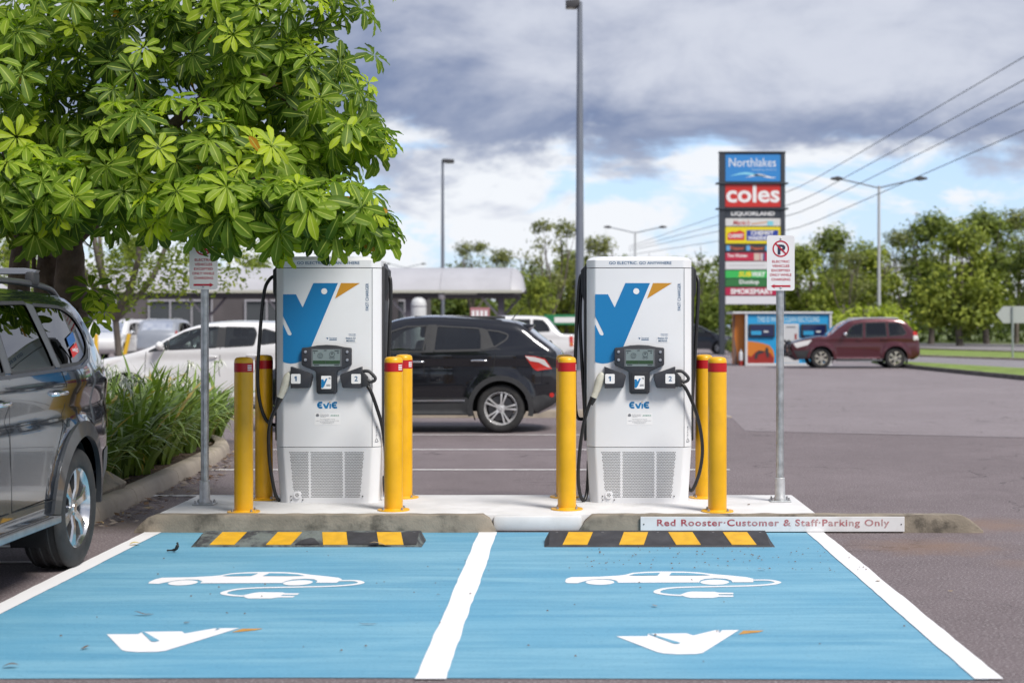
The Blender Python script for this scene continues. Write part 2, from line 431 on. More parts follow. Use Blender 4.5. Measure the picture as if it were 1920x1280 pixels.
# ------------------------------------------------------------------ painted bays
def blue_paint():
    m, t, b = _nodes('blue_paint')
    s1 = trange(t, tnoise(t, 1.0, 5, .62, (.55, 5.2, 1), dist=.6), .34, .68)
    s2 = trange(t, tnoise(t, 1.0, 4, .7, (1.6, 26, 1), dist=.2), .35, .7)
    f = tmath(t, 'ADD', tmath(t, 'MULTIPLY', s1, .65), tmath(t, 'MULTIPLY', s2, .35))
    c = tmix(t, f, (0.080, 0.270, 0.415), (0.195, 0.415, 0.540))
    c = tmix(t, trange(t, tnoise(t, .8, 3), .42, .66, 0, .4), c, (0.085, 0.30, 0.47))
    g = tnoise(t, 120, 3, .7)
    c = tmix(t, trange(t, tnoise(t, 55, 2, .6), .42, .30, 0, .35), c, (0.04, 0.15, 0.25)); c = tmix(t, trange(t, tnoise(t, 48, 2, .6), .60, .72, 0, .3), c, (0.25, 0.46, 0.58))
    c = tmix(t, trange(t, g, .36, .27, 0, .55), c, (0.04, 0.12, 0.19))
    c = tmix(t, trange(t, tnoise(t, 7, 6, .7), .66, .76, 0, .5), c, (0.05, 0.15, 0.23))
    t.links.new(c, b.inputs['Base Color']); b.inputs['Roughness'].default_value = .62
    tbump(t, b, g, .5, .005)
    MATS['blue_paint'] = m; return m
def white_paint():
    m, t, b = _nodes('white_paint')
    g = tnoise(t, 120, 3, .7)
    c = tmix(t, trange(t, g, .34, .24, 0, .6), (.74, .74, .76), (.35, .35, .38))
    c = tmix(t, trange(t, tnoise(t, 6, 6, .7), .6, .78, 0, .45), c, (.48, .46, .46))
    t.links.new(c, b.inputs['Base Color']); b.inputs['Roughness'].default_value = .6
    tbump(t, b, g, .4, .004); MATS['white_paint'] = m; return m
BLUE, WHITEP = blue_paint(), white_paint()
AMBERP = M('amber_paint', (.50, .25, .045), .65, var=.15, vscale=20)
XL, XM, XR_ = -3.157, -0.618, 1.863
D0, D1 = 6.90, 11.74
bay = sheet_obj('bay_paint', [(XL, D0-.02), (-1.2, D0+.01), (XR_, D0-.03), (XR_, D1), (XL, D1)], .004, BLUE, 'two blue painted charging bays')
def wob_line(xa, ya, xb, yb, w, z, name, mat, label, jit=.0032, seed=1):
    rnd = random.Random(seed); a = Vector((xa, ya)); b = Vector((xb, yb)); d = (b-a); n = Vector((-d.y, d.x)).normalized()
    k = max(4, int(d.length/.12)); l, r = [], []
    j1 = j2 = 0
    for i in range(k+1):
        j1 = j1*.6 + rnd.uniform(-jit, jit); j2 = j2*.6 + rnd.uniform(-jit, jit)
        p = a + d*(i/k); l.append(p + n*(w/2 + j1)); r.append(p - n*(w/2 + j2))
    mb = MB(); vs = [(*p, z) for p in l + r]; mb.add(vs, [(i+k+1, i+k+2, i+1, i) for i in range(k)])
    o = mb.build(name, mat, bay); o['label'] = label; return o
wob_line(XL, D0-.03, XL, D1, .125, .008, 'bay_line', WHITEP, 'white line at the outer edge of the bay beside the grey SUV', seed=1)
wob_line(XM, D0-.03, XM, D1, .135, .008, 'bay_line', WHITEP, 'white line between the two blue bays', .004, seed=2)
wob_line(XR_, D0-.03, XR_, D1, .13, .008, 'bay_line', WHITEP, 'white line at the outer edge of the bay under the lettered board', seed=3)

# electric car symbol, traced on the ground
def gz(zx, zy, ox=960, oy=960, s=2.0):
    p = gnd(ox + zx/s, oy + zy/s); return (p.x, p.y)
def gpoly(pts, **k): return [gz(a, b, **k) for a, b in pts]
def sym_mesh():
    mb = MB()
    body = [(199,262),(204,252),(222,246),(330,244),(400,240),(425,237),(452,229.5),(500,226),(560,224.5),(640,225),(700,228),(760,235),(820,240),(880,246),(905,252),(905,265),
            (827,265),(822,258),(800,252),(760,250),(722,253),(705,259),(702,266),(398,267),(392,259),(370,254),(330,253),(292,256),(270,262),(245,269),(205,268)]
    mb.sheet(gpoly(body), .0062)
    for cx in (330, 760):
        mb.sheet(gpoly([(cx + 54*math.cos(t*math.pi/10), 265 + 9.8*math.sin(t*math.pi/10)) for t in range(20)]), .0062)
    def ribbon(pts, w):
        P = [Vector(p) for p in cr([(*gz(a, b), 0) for a, b in pts], 6)]
        vs = []
        for i, p in enumerate(P):
            d = (P[min(i+1, len(P)-1)] - P[max(i-1, 0)]).normalized(); n = Vector((-d.y, d.x, 0))*w/2
            vs += [(p.x+n.x, p.y+n.y, .0062), (p.x-n.x, p.y-n.y, .0062)]
        mb.add(vs, [(2*i, 2*i+1, 2*i+3, 2*i+2) for i in range(len(P)-1)])
    ribbon([(905, 257), (960, 257), (990, 262), (996, 267), (970, 273), (900, 278), (780, 281), (640, 284), (575, 289), (545, 298), (550, 306), (590, 312), (640, 315)], .040)
    mb.sheet(gpoly([(630,312),(655,303),(675,300),(760,301),(775,304),(830,304.5),(830,310),(775,310),(775,314),(830,314.5),(830,320),(775,320),(755,324),(670,324),(650,320)]), .0062)
    return mb.mesh('electric_car_symbol', WHITEP)
def win_mesh():
    mb = MB()
    mb.sheet(gpoly([(438, 240.5), (460, 234.5), (500, 231.8), (556, 230.4), (546, 240.5), (470, 241.5)]), .0084)
    mb.sheet(gpoly([(598, 230.4), (660, 231.2), (712, 235), (745, 240), (680, 241), (590, 240.5)]), .0084)
    return mb.mesh('symbol_window', BLUE)
def bird_mesh():
    mb = MB()
    mb.sheet(gpoly([(390,468),(508,467.5),(510,458.5),(655,457),(680,465),(760,445.5),(852,444.5),(715,531),(690,535),(620,536),(570,533),(545,528)]), .0062)
    return mb.mesh('bird_marking', WHITEP)
def beak_mesh():
    mb = MB(); mb.sheet(gpoly([(868,447),(945,446.5),(925,453),(850,461)]), .0062); return mb.mesh('beak_marking', AMBERP)
def slit_mesh():
    mb = MB(); mb.sheet(gpoly([(510,461),(522,461),(632,494),(622,498),(606,497)]), .0084)
    mb.sheet(gpoly([(776,446),(784,449),(790,446.5),(780,456.5)]), .0125); return mb.mesh('wing_slit', BLUE)
sm, wm_, bm1, bm2, bm3 = sym_mesh(), win_mesh(), bird_mesh(), beak_mesh(), slit_mesh()
for dx, w in ((0, 'bay under the lettered board'), (-2.545, 'bay beside the grey SUV')):
    o = link('electric_car_symbol', sm, bay, (dx, -.02 if dx else 0, 0)); o['label'] = 'white car and plug symbol painted in the ' + w
    link('symbol_window', wm_, o)
    o = link('bird_marking', bm1, bay, (dx*1.0 + (-.045 if dx else 0), .05 if dx else 0, 0)); o['label'] = 'white bird mark painted in the ' + w
    link('wing_slit', bm3, o); link('beak_marking', bm2, o)

# thin old bay lines running across behind the chargers
ol = empty('old_bay_lines', (0, 0, 0)); ol['kind'] = 'structure'; ol['label'] = 'white bay lines on the asphalt behind the chargers'
OLDW = M('worn_white_paint', (.62, .60, .60), .7, var=.15, vscale=8, dirt=(.30, .27, .27), dscale=9, damt=.7)
for i, (D, xe) in enumerate(((14.25, 1.72), (16.8, 1.74), (19.5, 1.75), (22.1, 1.76))):
    o = wob_line(-3.95 + (.0 if i < 2 else -.1), D, xe, D, .10, .005, 'bay_line', OLDW, 'bay line across the asphalt', .004, seed=20+i); o.parent = ol
    o['label'] = ['bay line nearest the concrete slab', 'second bay line behind the slab', 'third bay line behind the slab', 'bay line at the black hatchback wheels'][i]
o = wob_line(-6.4, 10.15, -3.30, 10.28, .10, .005, 'bay_line', OLDW, 'worn old line under the grey SUV wheel', .01, seed=31); o.parent = ol
o = wob_line(-6.4, 10.95, -3.5, 11.0, .09, .005, 'bay_line', OLDW, 'faint old line behind the grey SUV wheel', .01, seed=32); o.parent = ol

# ------------------------------------------------------------------ slab and concrete kerbs
SZ = .127
mb = MB(); mb.bbox(-3.17, 1.90, 11.86, 13.2, 0, SZ, .012)
mb.bbox(-.585, .10, 11.775, 11.875, 0.001, SZ - .004, .03)
slab = tag(mb.build('concrete_slab', SLABM, smooth=40), 'pale concrete slab carrying the two chargers', kind='structure')
def kerb(x0, x1, ya, yb, h, name, mat, label, e0=.22, e1=.22, seed=0, group=None):
    """precast bar with sloped ends and a battered, rounded, uneven face"""
    rnd = random.Random(seed); N = int((x1-x0)/.05); prof = [(0, 0), (.004, .35), (.014, .72), (.032, .93), (.055, 1.0), (.5, 1.0), (.945, 1.0), (.968, .93), (.99, .6), (1, 0)]
    mb = MB(); rings = []
    for i in range(N+1):
        x = x0 + (x1-x0)*i/N; hh = h
        a = min(1, (x-x0+.001)/e0) if e0 else 1; b = min(1, (x1-x+.001)/e1) if e1 else 1; s = min(a, b); hh *= .12 + .88*math.sin(min(1, s)*math.pi/2)
        ring = []
        for (u, v) in prof:
            j = mnoise.noise(Vector((x*9+seed, u*5, v*7)))*.008
            ring.append((x, ya + (yb-ya)*u + j, hh*v + (mnoise.noise(Vector((x*7, u*4+seed, 3)))*.006 if v > .3 else 0)))
        rings.append(ring)
    k = len(prof); vs = [p for r in rings for p in r]
    fs = [(i*k+j, (i+1)*k+j, (i+1)*k+j+1, i*k+j+1) for i in range(N) for j in range(k-1)]
    fs += [tuple(range(k)), tuple(range(N*k, N*k+k))[::-1]]
    mb.add(vs, fs); o = mb.build(name, mat, None, smooth=50); return tag(o, label, 'kerb', group)
kerb(-3.30, -.56, 11.72, 11.855, .135, 'concrete_kerb', CONC, 'stained concrete kerb bar behind the worn wheel stop', .16, .10, 3, 'kerb bars in front of the slab')
kerb(.07, 3.14, 11.735, 11.858, .135, 'concrete_kerb', CONC, 'stained concrete kerb bar carrying the lettered board', .12, .2, 11, 'kerb bars in front of the slab')
mb = MB()
crack = MB()
# parking board on the kerb
root = empty('parking_board', (1.537, 11.72, 0.012), 'long white board with faded red lettering fixed to the kerb', 'sign')
BW = M('board_white', (.66, .66, .67), .45, var=.05, vscale=5, dirt=(.45, .43, .41), dscale=6, damt=.3)
MB().bbox(-1.0, 1.0, -.006, .006, 0, .113, .002).build('panel', BW, root)
def faded_red():
    m, t, b = _nodes('faded_red')
    f = trange(t, tnoise(t, 14, 5, .75), .40, .60); x = t.nodes.new('ShaderNodeTexCoord'); s = t.nodes.new('ShaderNodeSeparateXYZ'); t.links.new(x.outputs['Object'], s.inputs[0])
    g = trange(t, s.outputs[0], -.9, .6, 0, .42)
    c = tmix(t, tmath(t, 'MINIMUM', tmath(t, 'ADD', tmath(t, 'MULTIPLY', f, .55), g), 1.0), (.36, .006, .02), (.44, .33, .33))
    t.links.new(c, b.inputs['Base Color']); b.inputs['Roughness'].default_value = .5; return m
mb = MB(); text(mb, 'Red Rooster·Customer & Staff·Parking Only', -.875, .885, .027, .094, -.0075, bold=.022, space=1.12)
mb.build('lettering', faded_red(), root)
for x in (-.975, .975):
    MB().cyl((x, -.006, .056), (x, -.009, .056), .005, n=10).build('screw', M('dark_steel', (.08, .08, .08), .4, 1.), root)

# kerb island behind the black hatchback
kerb(-15, 2.75, 26.2, 26.45, .13, 'kerb', CONC2, 'long tan kerb behind the black hatchback', .3, .5, 5)
sheet_obj('island_dirt', [(-15, 26.44), (2.4, 26.44), (2.0, 27.3), (-15, 27.3)], .05, M('island_soil', (.16, .11, .085), .95, var=.3, vscale=5, bump=.6, bscale=20), 'bare dirt strip behind the kerb')

# ------------------------------------------------------------------ rubber wheel stops
RUB = M('black_rubber', (.030, .030, .035), .62, var=.25, vscale=9, dirt=(.07, .07, .075), dscale=7, damt=.5, bump=.2, bscale=80)
def worn_rubber():
    m, t, b = _nodes('scuffed_rubber')
    f = trange(t, tnoise(t, 5.5, 7, .7), .42, .58); f2 = trange(t, tnoise(t, 22, 5, .7), .45, .6)
    c = tmix(t, f, (.035, .035, .04), (.135, .155, .15)); c = tmix(t, tmath(t, 'MULTIPLY', f2, .4), c, (.09, .10, .085))
    t.links.new(c, b.inputs['Base Color']); b.inputs['Roughness'].default_value = .8; tbump(t, b, tnoise(t, 40, 5), .5, .01); return m
SCUFF = worn_rubber()
YEL = M('reflective_yellow', (.62, .34, .012), .5, var=.10, vscale=14, dirt=(.40, .22, .02), dscale=6, damt=.35)
def wheel_stop(xc, label, base_mat, sc):
    root = empty('rubber_wheel_stop', (xc, 10.955, .004), label, 'wheel stop', 'rubber wheel stops in the blue bays')
    L = 1.635; prof = [(0, 0), (.004, .012), (.235, .074), (.25, .078), (.305, .078), (.32, .06), (.325, 0)]
    mb = MB(); rings = []
    for x, s in ((-L/2, .15), (-L/2+.035, 1), (L/2-.035, 1), (L/2, .15)):
        rings.append([(x*(1), y, z*s + .0) for y, z in prof])
    k = len(prof); mb.add([p for r in rings for p in r], [(i*k+j, (i+1)*k+j, (i+1)*k+j+1, i*k+j+1) for i in range(3) for j in range(k-1)] + [tuple(range(k)), tuple(range(3*k, 4*k))[::-1]])
    mb.build('rubber_body', base_mat, root, smooth=20)
    st = [(-.60, 1), (-.20, 1), (.205, -1), (.60, -1)]
    for xs, lean in st:
        w = .175; l = .042*lean
        mb = MB(); v = []
        for (y, z, t) in ((.012, .0142, 0), (.12, .0432, .5), (.232, .0733, 1)):
            z += .0035
            v += [(xs - w/2 + l*t, y, z), (xs + w/2 + l*t, y, z)]
        mb.add(v, [(0, 1, 3, 2), (2, 3, 5, 4)]); top = len(mb.v)
        vb = [(a, b+.001, c-.006) for a, b, c in v]; mb.add(v + vb, [(0, 6, 7, 1), (0, 2, 8, 6), (1, 7, 9, 3), (2, 4, 10, 8), (3, 9, 11, 5)])
        mb.build('reflective_strip', YEL, root)
    if sc:
        for (x0, x1, z0) in ((-.30, -.02, .004), (.015, .15, .004)): pass
        # torn black patch left where the grey skin has peeled
        pts = [(-.085, .012), (-.065, .06), (-.03, .105), (.01, .13), (.04, .115), (.07, .06), (.095, .012)]
        mb = MB(); fl = [(x, y, .0125 + (y)*.268 + .0035) for x, y in pts]; mb.add(fl, [tuple(range(len(fl)))]); mb.build('bare_patch', RUB, root)
        mb = MB(); pts = [(.296, .012), (.256, .228), (.468, .228), (.508, .012)]; fl = [(x, y, .0125 + y*.268 + .0022) for x, y in pts]; mb.add(fl, [tuple(range(len(fl)))]); mb.build('bare_patch', RUB, root)
        mb = MB(); pts = [(.692, .012), (.650, .228), (.775, .228), (.78, .012)]; fl = [(x, y, .0125 + y*.268 + .0022) for x, y in pts]; mb.add(fl, [tuple(range(len(fl)))]); mb.build('bare_patch', RUB, root)
    for bx in (-.73, -.40, .0, .40, .74):
        MB().lathe([(.016, .066), (.016, .072), (.010, .076), (0, .076)], (bx, .245, 0), 10).build('bolt', M('dull_steel', (.25, .25, .25), .5, 1.), root)
wheel_stop(Xat(574, 10.95), 'black and yellow rubber wheel stop with peeling grey skin', SCUFF, True)
wheel_stop(Xat(1237, 10.95), 'black and yellow rubber wheel stop below the lettered board', RUB, False)

# ------------------------------------------------------------------ chargers
CW = M('charger_white', (.70, .71, .735), .38, coat=.25, var=.035, vscale=2.0, dirt=(.60, .60, .60), dscale=4, damt=.25)
CDK = M('charger_core', (.012, .012, .014), .6)
CGR = M('charger_grey', (.030, .031, .038), .45, var=.1, vscale=10)
CGR2 = M('charger_side', (.025, .026, .03), .5)
LBLUE = M('logo_blue', (.002, .165, .395), .42)
LNAVY = M('letter_navy', (.008, .085, .20), .5)
LORG = M('logo_orange', (.50, .235, .018), .45)
LWHT = M('print_white', (.74, .74, .75), .45)
LGRY = M('print_grey', (.16, .17, .19), .5)
LGRN = M('print_green', (.03, .24, .15), .5)
RUBC = M('cable_black', (.012, .012, .013), .42, var=.3, vscale=30)
BEIGE = M('connector_beige', (.50, .49, .42), .5, var=.1, vscale=20)
HOLEM = M('vent_dark', (.01, .01, .012), .8)
YB = -.22                     # front face
S4 = 230.5
def cz(zx, zy): return ((1030 + zx/4 - 1199)/S4, (943 - (460 + zy/4))/S4)
def cv(zx, zy): return ((1030 + zx/4.085 - 1199)/S4, (943 - (740 + zy/4.085))/S4)
def plan(hw, front, back, ch, inset=0.0):
    h = hw - inset; f = front + inset; b = back - inset
    p = [(-h + ch, f), (h - ch, f), (h, f + ch), (h, b - .04), (h - .04, b), (-h + .04, b), (-h, b - .04), (-h, f + ch)]
    return fillet(p, .012, 2)
def ring(hw, f, b, ch, z, inset=0.0): return [(x, y, z) for x, y in plan(hw, f, b, ch, inset)]
def cloft(rings, name, mat, parent):
    mb = MB(); mb.loft(rings); return mb.build(name, mat, parent, smooth=28)
def arcE(mb, x0, x1, z0, z1, y, th):
    r = (z1-z0)/2; cx = x0 + r*.92; cz_ = (z0+z1)/2; k = 10
    ti = r - th; vs = []
    for i in range(k+1):
        a = R(90 + 180*i/k); vs += [(cx + r*.92*math.cos(a), y, cz_ + r*math.sin(a)), (cx + ti*.80*math.cos(a), y, cz_ + ti*math.sin(a))]
    mb.add(vs, [(2*i, 2*i+1, 2*i+3, 2*i+2) for i in range(k)])
    for za, zb, xe in ((z1-th, z1, x1), (cz_-th*.42, cz_+th*.42, x1-.006), (z0, z0+th, x1)):
        xs = cx - (.004 if za != cz_-th*.42 else r*.55)
        mb.add([(xs, y, za), (xe, y, za), (xe, y, zb), (xs, y, zb)], [(0, 1, 2, 3)])
def bird_decal(parent, y):
    mb = MB()
    body = [cz(343, 367), cz(440, 367), cz(490, 465), cz(570, 283), cz(755, 283), cz(560, 748), cz(540, 790), cz(512, 840), cz(480, 868), cz(440, 882), cz(400, 886), cz(365, 881), cz(343, 873),
            cz(343, 590), cz(379, 668), cz(389, 674), cz(399, 675), cz(407, 668), cz(406, 658), cz(343, 530)]
    mb.sheet(body, y, plane='XZ'); o = mb.build('bird_print', LBLUE, parent)
    mb = MB(); mb.sheet(circ(*cz(652, 344), .0245, 24), y-.0012, plane='XZ'); mb.build('bird_eye', LWHT, o)
    mb = MB(); mb.sheet([cz(778, 283), cz(920, 283), cz(732, 400)], y, plane='XZ'); mb.build('beak_print', LORG, parent)
def charger(Xc, label, stid, cables):
    root = empty('ev_charger', (Xc, 12.58 - YB, SZ), label, 'ev charger', 'pair of white fast chargers on the slab')
    HW, BK, CH = .4285, .25, .068
    # cabinet in three shells round a dark core, so that the joints are real gaps
    cloft([ring(HW, YB, BK, CH, .458), ring(HW, YB, BK, CH, 1.909)], 'cabinet', CW, root)
    cloft([ring(HW, YB, BK, CH, .0, .026), ring(HW, YB, BK, CH, .06, .0225), ring(HW, YB, BK, CH, .453)], 'lower_cabinet', CW, root)
    cloft([ring(HW, YB, BK, CH, 1.915), ring(HW, YB, BK, CH, 1.975), ring(HW, YB, BK, CH, 1.997, .03), ring(HW, YB, BK, CH, 2.007, .065)], 'cap', CW, root)
    cloft([ring(HW, YB, BK, CH, -.001, .04), ring(HW, YB, BK, CH, 1.93, .04)], 'core', CDK, root)
    mb = MB(); mb.box(.3625, .3665, YB-.0012, YB+.01, .46, 1.908); mb.build('panel_joint', M('joint_grey', (.30, .31, .33), .6), root)
    for s in (-1, 1):
        x0, x1 = sorted((s*.4285, s*.4495))
        mb = MB(); mb.bbox(x0, x1, -.10, .20, .50, 1.93, .008); mb.build('side_panel', CGR2, root, smooth=40)
        mb = MB(); mb.prism([(s*.44, 1.62), (s*.44, 1.935), (s*.475, 1.90), (s*.475, 1.72)][::s], -.06, .14, bev=.004); mb.build('cable_arm', CGR2, root)
        mb = MB(); mb.prism([(s*.30, 2.0), (s*.37, 1.998), (s*.435, 1.955), (s*.445, 1.93), (s*.43, 1.93), (s*.36, 1.985)][::s], .02, .22, bev=.002); mb.build('top_trim', CGR2, root)
    # prints
    y = YB - .0014
    bird_decal(root, y)
    mb = MB(); text(mb, 'GO ELECTRIC. GO ANYWHERE', cz(448, 0)[0], cz(916, 0)[0], cz(0, 143)[1], cz(0, 121)[1], y, bold=.012); mb.build('slogan', LNAVY, root)
    mb = MB(); text(mb, 'FAST CHARGER', cz(962, 0)[0], cz(985, 0)[0], cz(0, 488)[1], cz(0, 284)[1], y, bold=.01, vert=True); mb.build('slogan', LNAVY, root)
    lab = MB().sheet(rrect(*[cz(804, 0)[0], cz(896, 0)[0], cz(0, 728)[1], cz(0, 682)[1]], .004), y, plane='XZ').build('station_label', LWHT, root)
    mb = MB(); text(mb, 'Station ID', cz(813, 0)[0], cz(887, 0)[0], cz(0, 702)[1], cz(0, 688)[1], y-.0012, bold=.02); text(mb, stid, cz(818, 0)[0], cz(882, 0)[0], cz(0, 722)[1], cz(0, 708)[1], y-.0012, bold=.02)
    text(mb, 'Need help?', cz(836, 0)[0], cz(890, 0)[0], cz(0, 671)[1], cz(0, 661)[1], y, bold=.01); text(mb, 'Get started', cz(690, 0)[0], cz(746, 0)[0], cz(0, 700)[1], cz(0, 689)[1], y, bold=.01)
    mb.add([(*cz(690, 708), 0)], []) ; mb.v.pop()
    for (a, b, c, d) in ((690, 746, 705, 710), (835, 890, 675, 677)):
        p, q = cz(a, d), cz(b, c); mb.add([(p[0], y, p[1]), (q[0], y, p[1]), (q[0], y, q[1]), (p[0], y, q[1])], [(0, 1, 2, 3)])
    mb.sheet([cz(667, 690), cz(683, 693), cz(676, 706)], y, plane='XZ'); mb.build('label_print', LNAVY, lab)
    # eViE word
    mb = MB(); z0, z1 = cz(0, 1222)[1], cz(0, 1171)[1]
    arcE(mb, cz(598, 0)[0], cz(638, 0)[0], z0, z1, y, .0155); arcE(mb, cz(706, 0)[0], cz(748, 0)[0], z0, z1, y, .0155)
    mb.sheet([cz(641, 1187), cz(657, 1187), cz(666, 1205), cz(678, 1178), cz(692, 1178), cz(676, 1222), cz(659, 1222)], y, plane='XZ')
    mb.add([(cz(691, 0)[0], y, cz(0, 1222)[1]), (cz(703, 0)[0], y, cz(0, 1222)[1]), (cz(703, 0)[0], y, cz(0, 1186)[1]), (cz(691, 0)[0], y, cz(0, 1186)[1])], [(0, 1, 2, 3)])
    wd = mb.build('word_print', LBLUE, root)
    mb = MB(); mb.sheet([cz(690, 1172), cz(704, 1172), cz(690, 1181)], y, plane='XZ'); mb.build('beak_print', LORG, wd)
    # funding sticker
    P = lambda a, b: cv(a, b)
    st = MB().sheet(rrect(cv(592, 0)[0], cv(790, 0)[0], cv(0, 228)[1], cv(0, 138)[1], .003), y+.0006, plane='XZ').build('sticker', M('sticker_white', (.74, .74, .755), .4), root)
    mb = MB()
    for s_, a, b, c, d in (('Australian Government', 634, 703, 154, 147), ('Australian Renewable', 634, 700, 163, 157), ('Energy Agency', 634, 676, 171, 165), ('This charging station received', 634, 746, 191, 184), ('support from ARENA on behalf of the', 602, 778, 202, 195), ('Australian Government', 634, 742, 213, 206), ('www.arena.gov.au', 652, 726, 222, 217)):
        text(mb, s_, cv(a, 0)[0], cv(b, 0)[0], cv(0, c)[1], cv(0, d)[1], y-.0006)
    mb.sheet([cv(600, 160), cv(604, 150), cv(610, 144), cv(618, 144), cv(625, 150), cv(628, 160), cv(620, 166), cv(608, 166)], y-.0006, plane='XZ'); mb.build('sticker_print', LGRY, st)
    mb = MB(); text(mb, 'ARENA', cv(714, 0)[0], cv(780, 0)[0], cv(0, 163)[1], cv(0, 152)[1], y-.0006, bold=.02, space=1.3); mb.build('sticker_print', LGRN, st)
    # maker's mark on the right chamfer
    mb = MB(); text(mb, 'TRITIUM', -.008, .008, .0, .088, 0, bold=.01, vert=True, space=1.3)
    for i in range(3):
        a = R(90 + 120*i); b = R(90 + 120*(i+1))
        for t0, t1 in ((.0, .8),):
            p = Vector((.021*math.cos(a), .021*math.sin(a) - .028)); q = Vector((.021*math.cos(b), .021*math.sin(b) - .028)); e = p + (q-p)*t1
            n = Vector((-(q-p).y, (q-p).x)).normalized()*.003
            mb.add([(p.x+n.x, 0, p.y+n.y), (p.x-n.x, 0, p.y-n.y), (e.x-n.x, 0, e.y-n.y), (e.x+n.x, 0, e.y+n.y)], [(0, 1, 2, 3)])
    mb.build('maker_mark', LGRY, root, loc=(HW-.034+.0012, YB+.034-.0012, .535), rot=(0, 0, R(45)))
    # perforated vents
    mb = MB(); pz, px_ = .0130, .0123; rr = .0043
    z_t, z_b = cv(0, 440)[1], cv(0, 783)[1]; rows = int((z_t - z_b)/(pz)) + 1
    lock = cv(456, 768)
    for k, (xa, xb) in enumerate(((402, 546), (565, 807), (825, 970))):
        for r_ in range(rows):
            z = z_t - r_*pz; t = (z_t - z)/(z_t - z_b)
            zx0, zx1 = xa + (28*t if k == 0 else 0), xb - (34*t if k == 2 else 0)
            a, b = cv(zx0, 0)[0], cv(zx1, 0)[0]; base = cv(xa, 0)[0]
            x = base + (px_/2 if r_ % 2 else 0)
            while x <= b:
                if x >= a and (Vector((x, z)) - Vector(lock)).length > .033 and not (k == 0 and x < lock[0] and z < lock[1] + .03):
                    yy = YB + (.453 - z)/.393*.0225 - .0016 if z > .06 else YB + .021
                    mb.add([(x + rr*math.cos(i*math.pi/3), yy, z + rr*math.sin(i*math.pi/3)) for i in range(6)], [(0, 1, 2, 3, 4, 5)])
                x += px_
    o = mb.build('vent_holes', HOLEM, root); o['kind'] = 'stuff'
    yl = YB + .015
    lk = MB().cyl((lock[0], yl+.012, lock[1]), (lock[0], yl-.006, lock[1]), .029, n=28).build('lock_plate', CW, root, smooth=40)
    mb = MB()
    for i in range(7):
        a = R(60*i); r_ = 0 if i == 6 else .013
        mb.cyl((lock[0] + r_*math.cos(a), yl, lock[1] + r_*math.sin(a)), (lock[0] + r_*math.cos(a), yl-.0075, lock[1] + r_*math.sin(a)), .0042, n=8)
    mb.build('lock_hole', HOLEM, lk)
    for a, b in ((410, 805), (498, 805), (408, 778), (957, 778)):
        p = cv(a, b); MB().cyl((p[0], YB+.03, p[1]), (p[0], YB+.014, p[1]), .005, n=8).build('screw', HOLEM, root)
    # display unit
    disp = [cz(488, 775), cz(494, 767), cz(540, 762), cz(605, 749), cz(672, 745), cz(742, 749), cz(806, 762), cz(853, 767), cz(860, 775), cz(860, 890), cz(853, 900), cz(765, 938), cz(752, 950), cz(750, 1098), cz(738, 1112),
            cz(612, 1112), cz(600, 1100), cz(594, 950), cz(583, 938), cz(495, 900), cz(488, 890)]
    du = MB().prism(disp, YB-.045, YB+.004, bev=.007).build('display_unit', CGR, root, smooth=35)
    bz = MB().prism([cz(560, 775), cz(790, 775), cz(790, 908), cz(560, 908)], YB-.0475, YB-.044, bev=.001).build('screen_bezel', M('bezel', (.10, .105, .115), .35), du)
    MB().sheet([cz(572, 780), cz(778, 780), cz(778, 905), cz(572, 905)], YB-.0486, plane='XZ').build('screen', M('lcd', (.13, .165, .17), .15, coat=.5, emit=.10), bz)
    mb = MB(); yy = YB-.0495
    mb.sheet([cz(574, 862), cz(776, 862), cz(776, 888), cz(574, 888)], yy, plane='XZ'); mb.build('screen_band', M('lcd_green', (.02, .055, .022), .25), bz)
    mb = MB()
    def ringp(c, r0, r1, n=18):
        vs = []
        for i in range(n): a = 2*math.pi*i/n; vs += [(c[0]+r0*math.cos(a), yy-.0006, c[1]+r0*math.sin(a)), (c[0]+r1*math.cos(a), yy-.0006, c[1]+r1*math.sin(a))]
        mb.add(vs, [(2*i, 2*i+1, (2*i+3) % (2*n), (2*i+2) % (2*n)) for i in range(n)])
    for c in (cz(629, 826), cz(717, 816)): ringp(c, .0185, .022)
    for i in range(5): c = cz(629, 826); mb.sheet(circ(c[0] + .009*math.cos(R(72*i+90)), c[1] + .009*math.sin(R(72*i+90)), .0035, 8), yy-.0006, plane='XZ')
    mb.sheet([cz(708, 806), cz(726, 806), cz(717, 822)], yy-.0006, plane='XZ')
    for dx in (-11, 11): ringp(cz(717+dx, 842), .006, .009, 12)
    for a, b, c, d in ((575, 610, 786, 793), (735, 770, 786, 793), (658, 676, 784, 790), (580, 620, 892, 899), (735, 772, 892, 899), (668, 671, 864, 888), (582, 590, 800, 808), (756, 768, 800, 808)):
        p, q = cz(a, d), cz(b, c); mb.add([(p[0], yy-.0006, p[1]), (q[0], yy-.0006, p[1]), (q[0], yy-.0006, q[1]), (p[0], yy-.0006, q[1])], [(0, 1, 2, 3)])
    mb.build('screen_icons', M('lcd_dark', (.035, .045, .05), .4), bz)
    for p in (cz(518, 797), cz(518, 857), cz(830, 798), cz(830, 858)):
        MB().lathe([(.0125, 0), (.0125, .004), (.0105, .007), (0, .0075)], (0, 0, 0), 14).build('button', M('button_steel', (.60, .60, .62), .35, 1.), du, smooth=40, loc=(p[0], YB-.045, p[1]), rot=(R(90), 0, 0))
    fr = MB().prism(rrect(*[cz(612, 0)[0], cz(736, 0)[0], cz(0, 1097)[1], cz(0, 950)[1]], .008), YB-.052, YB-.044, bev=.003).build('card_reader', M('reader_dark', (.022, .023, .027), .4), du, smooth=35)
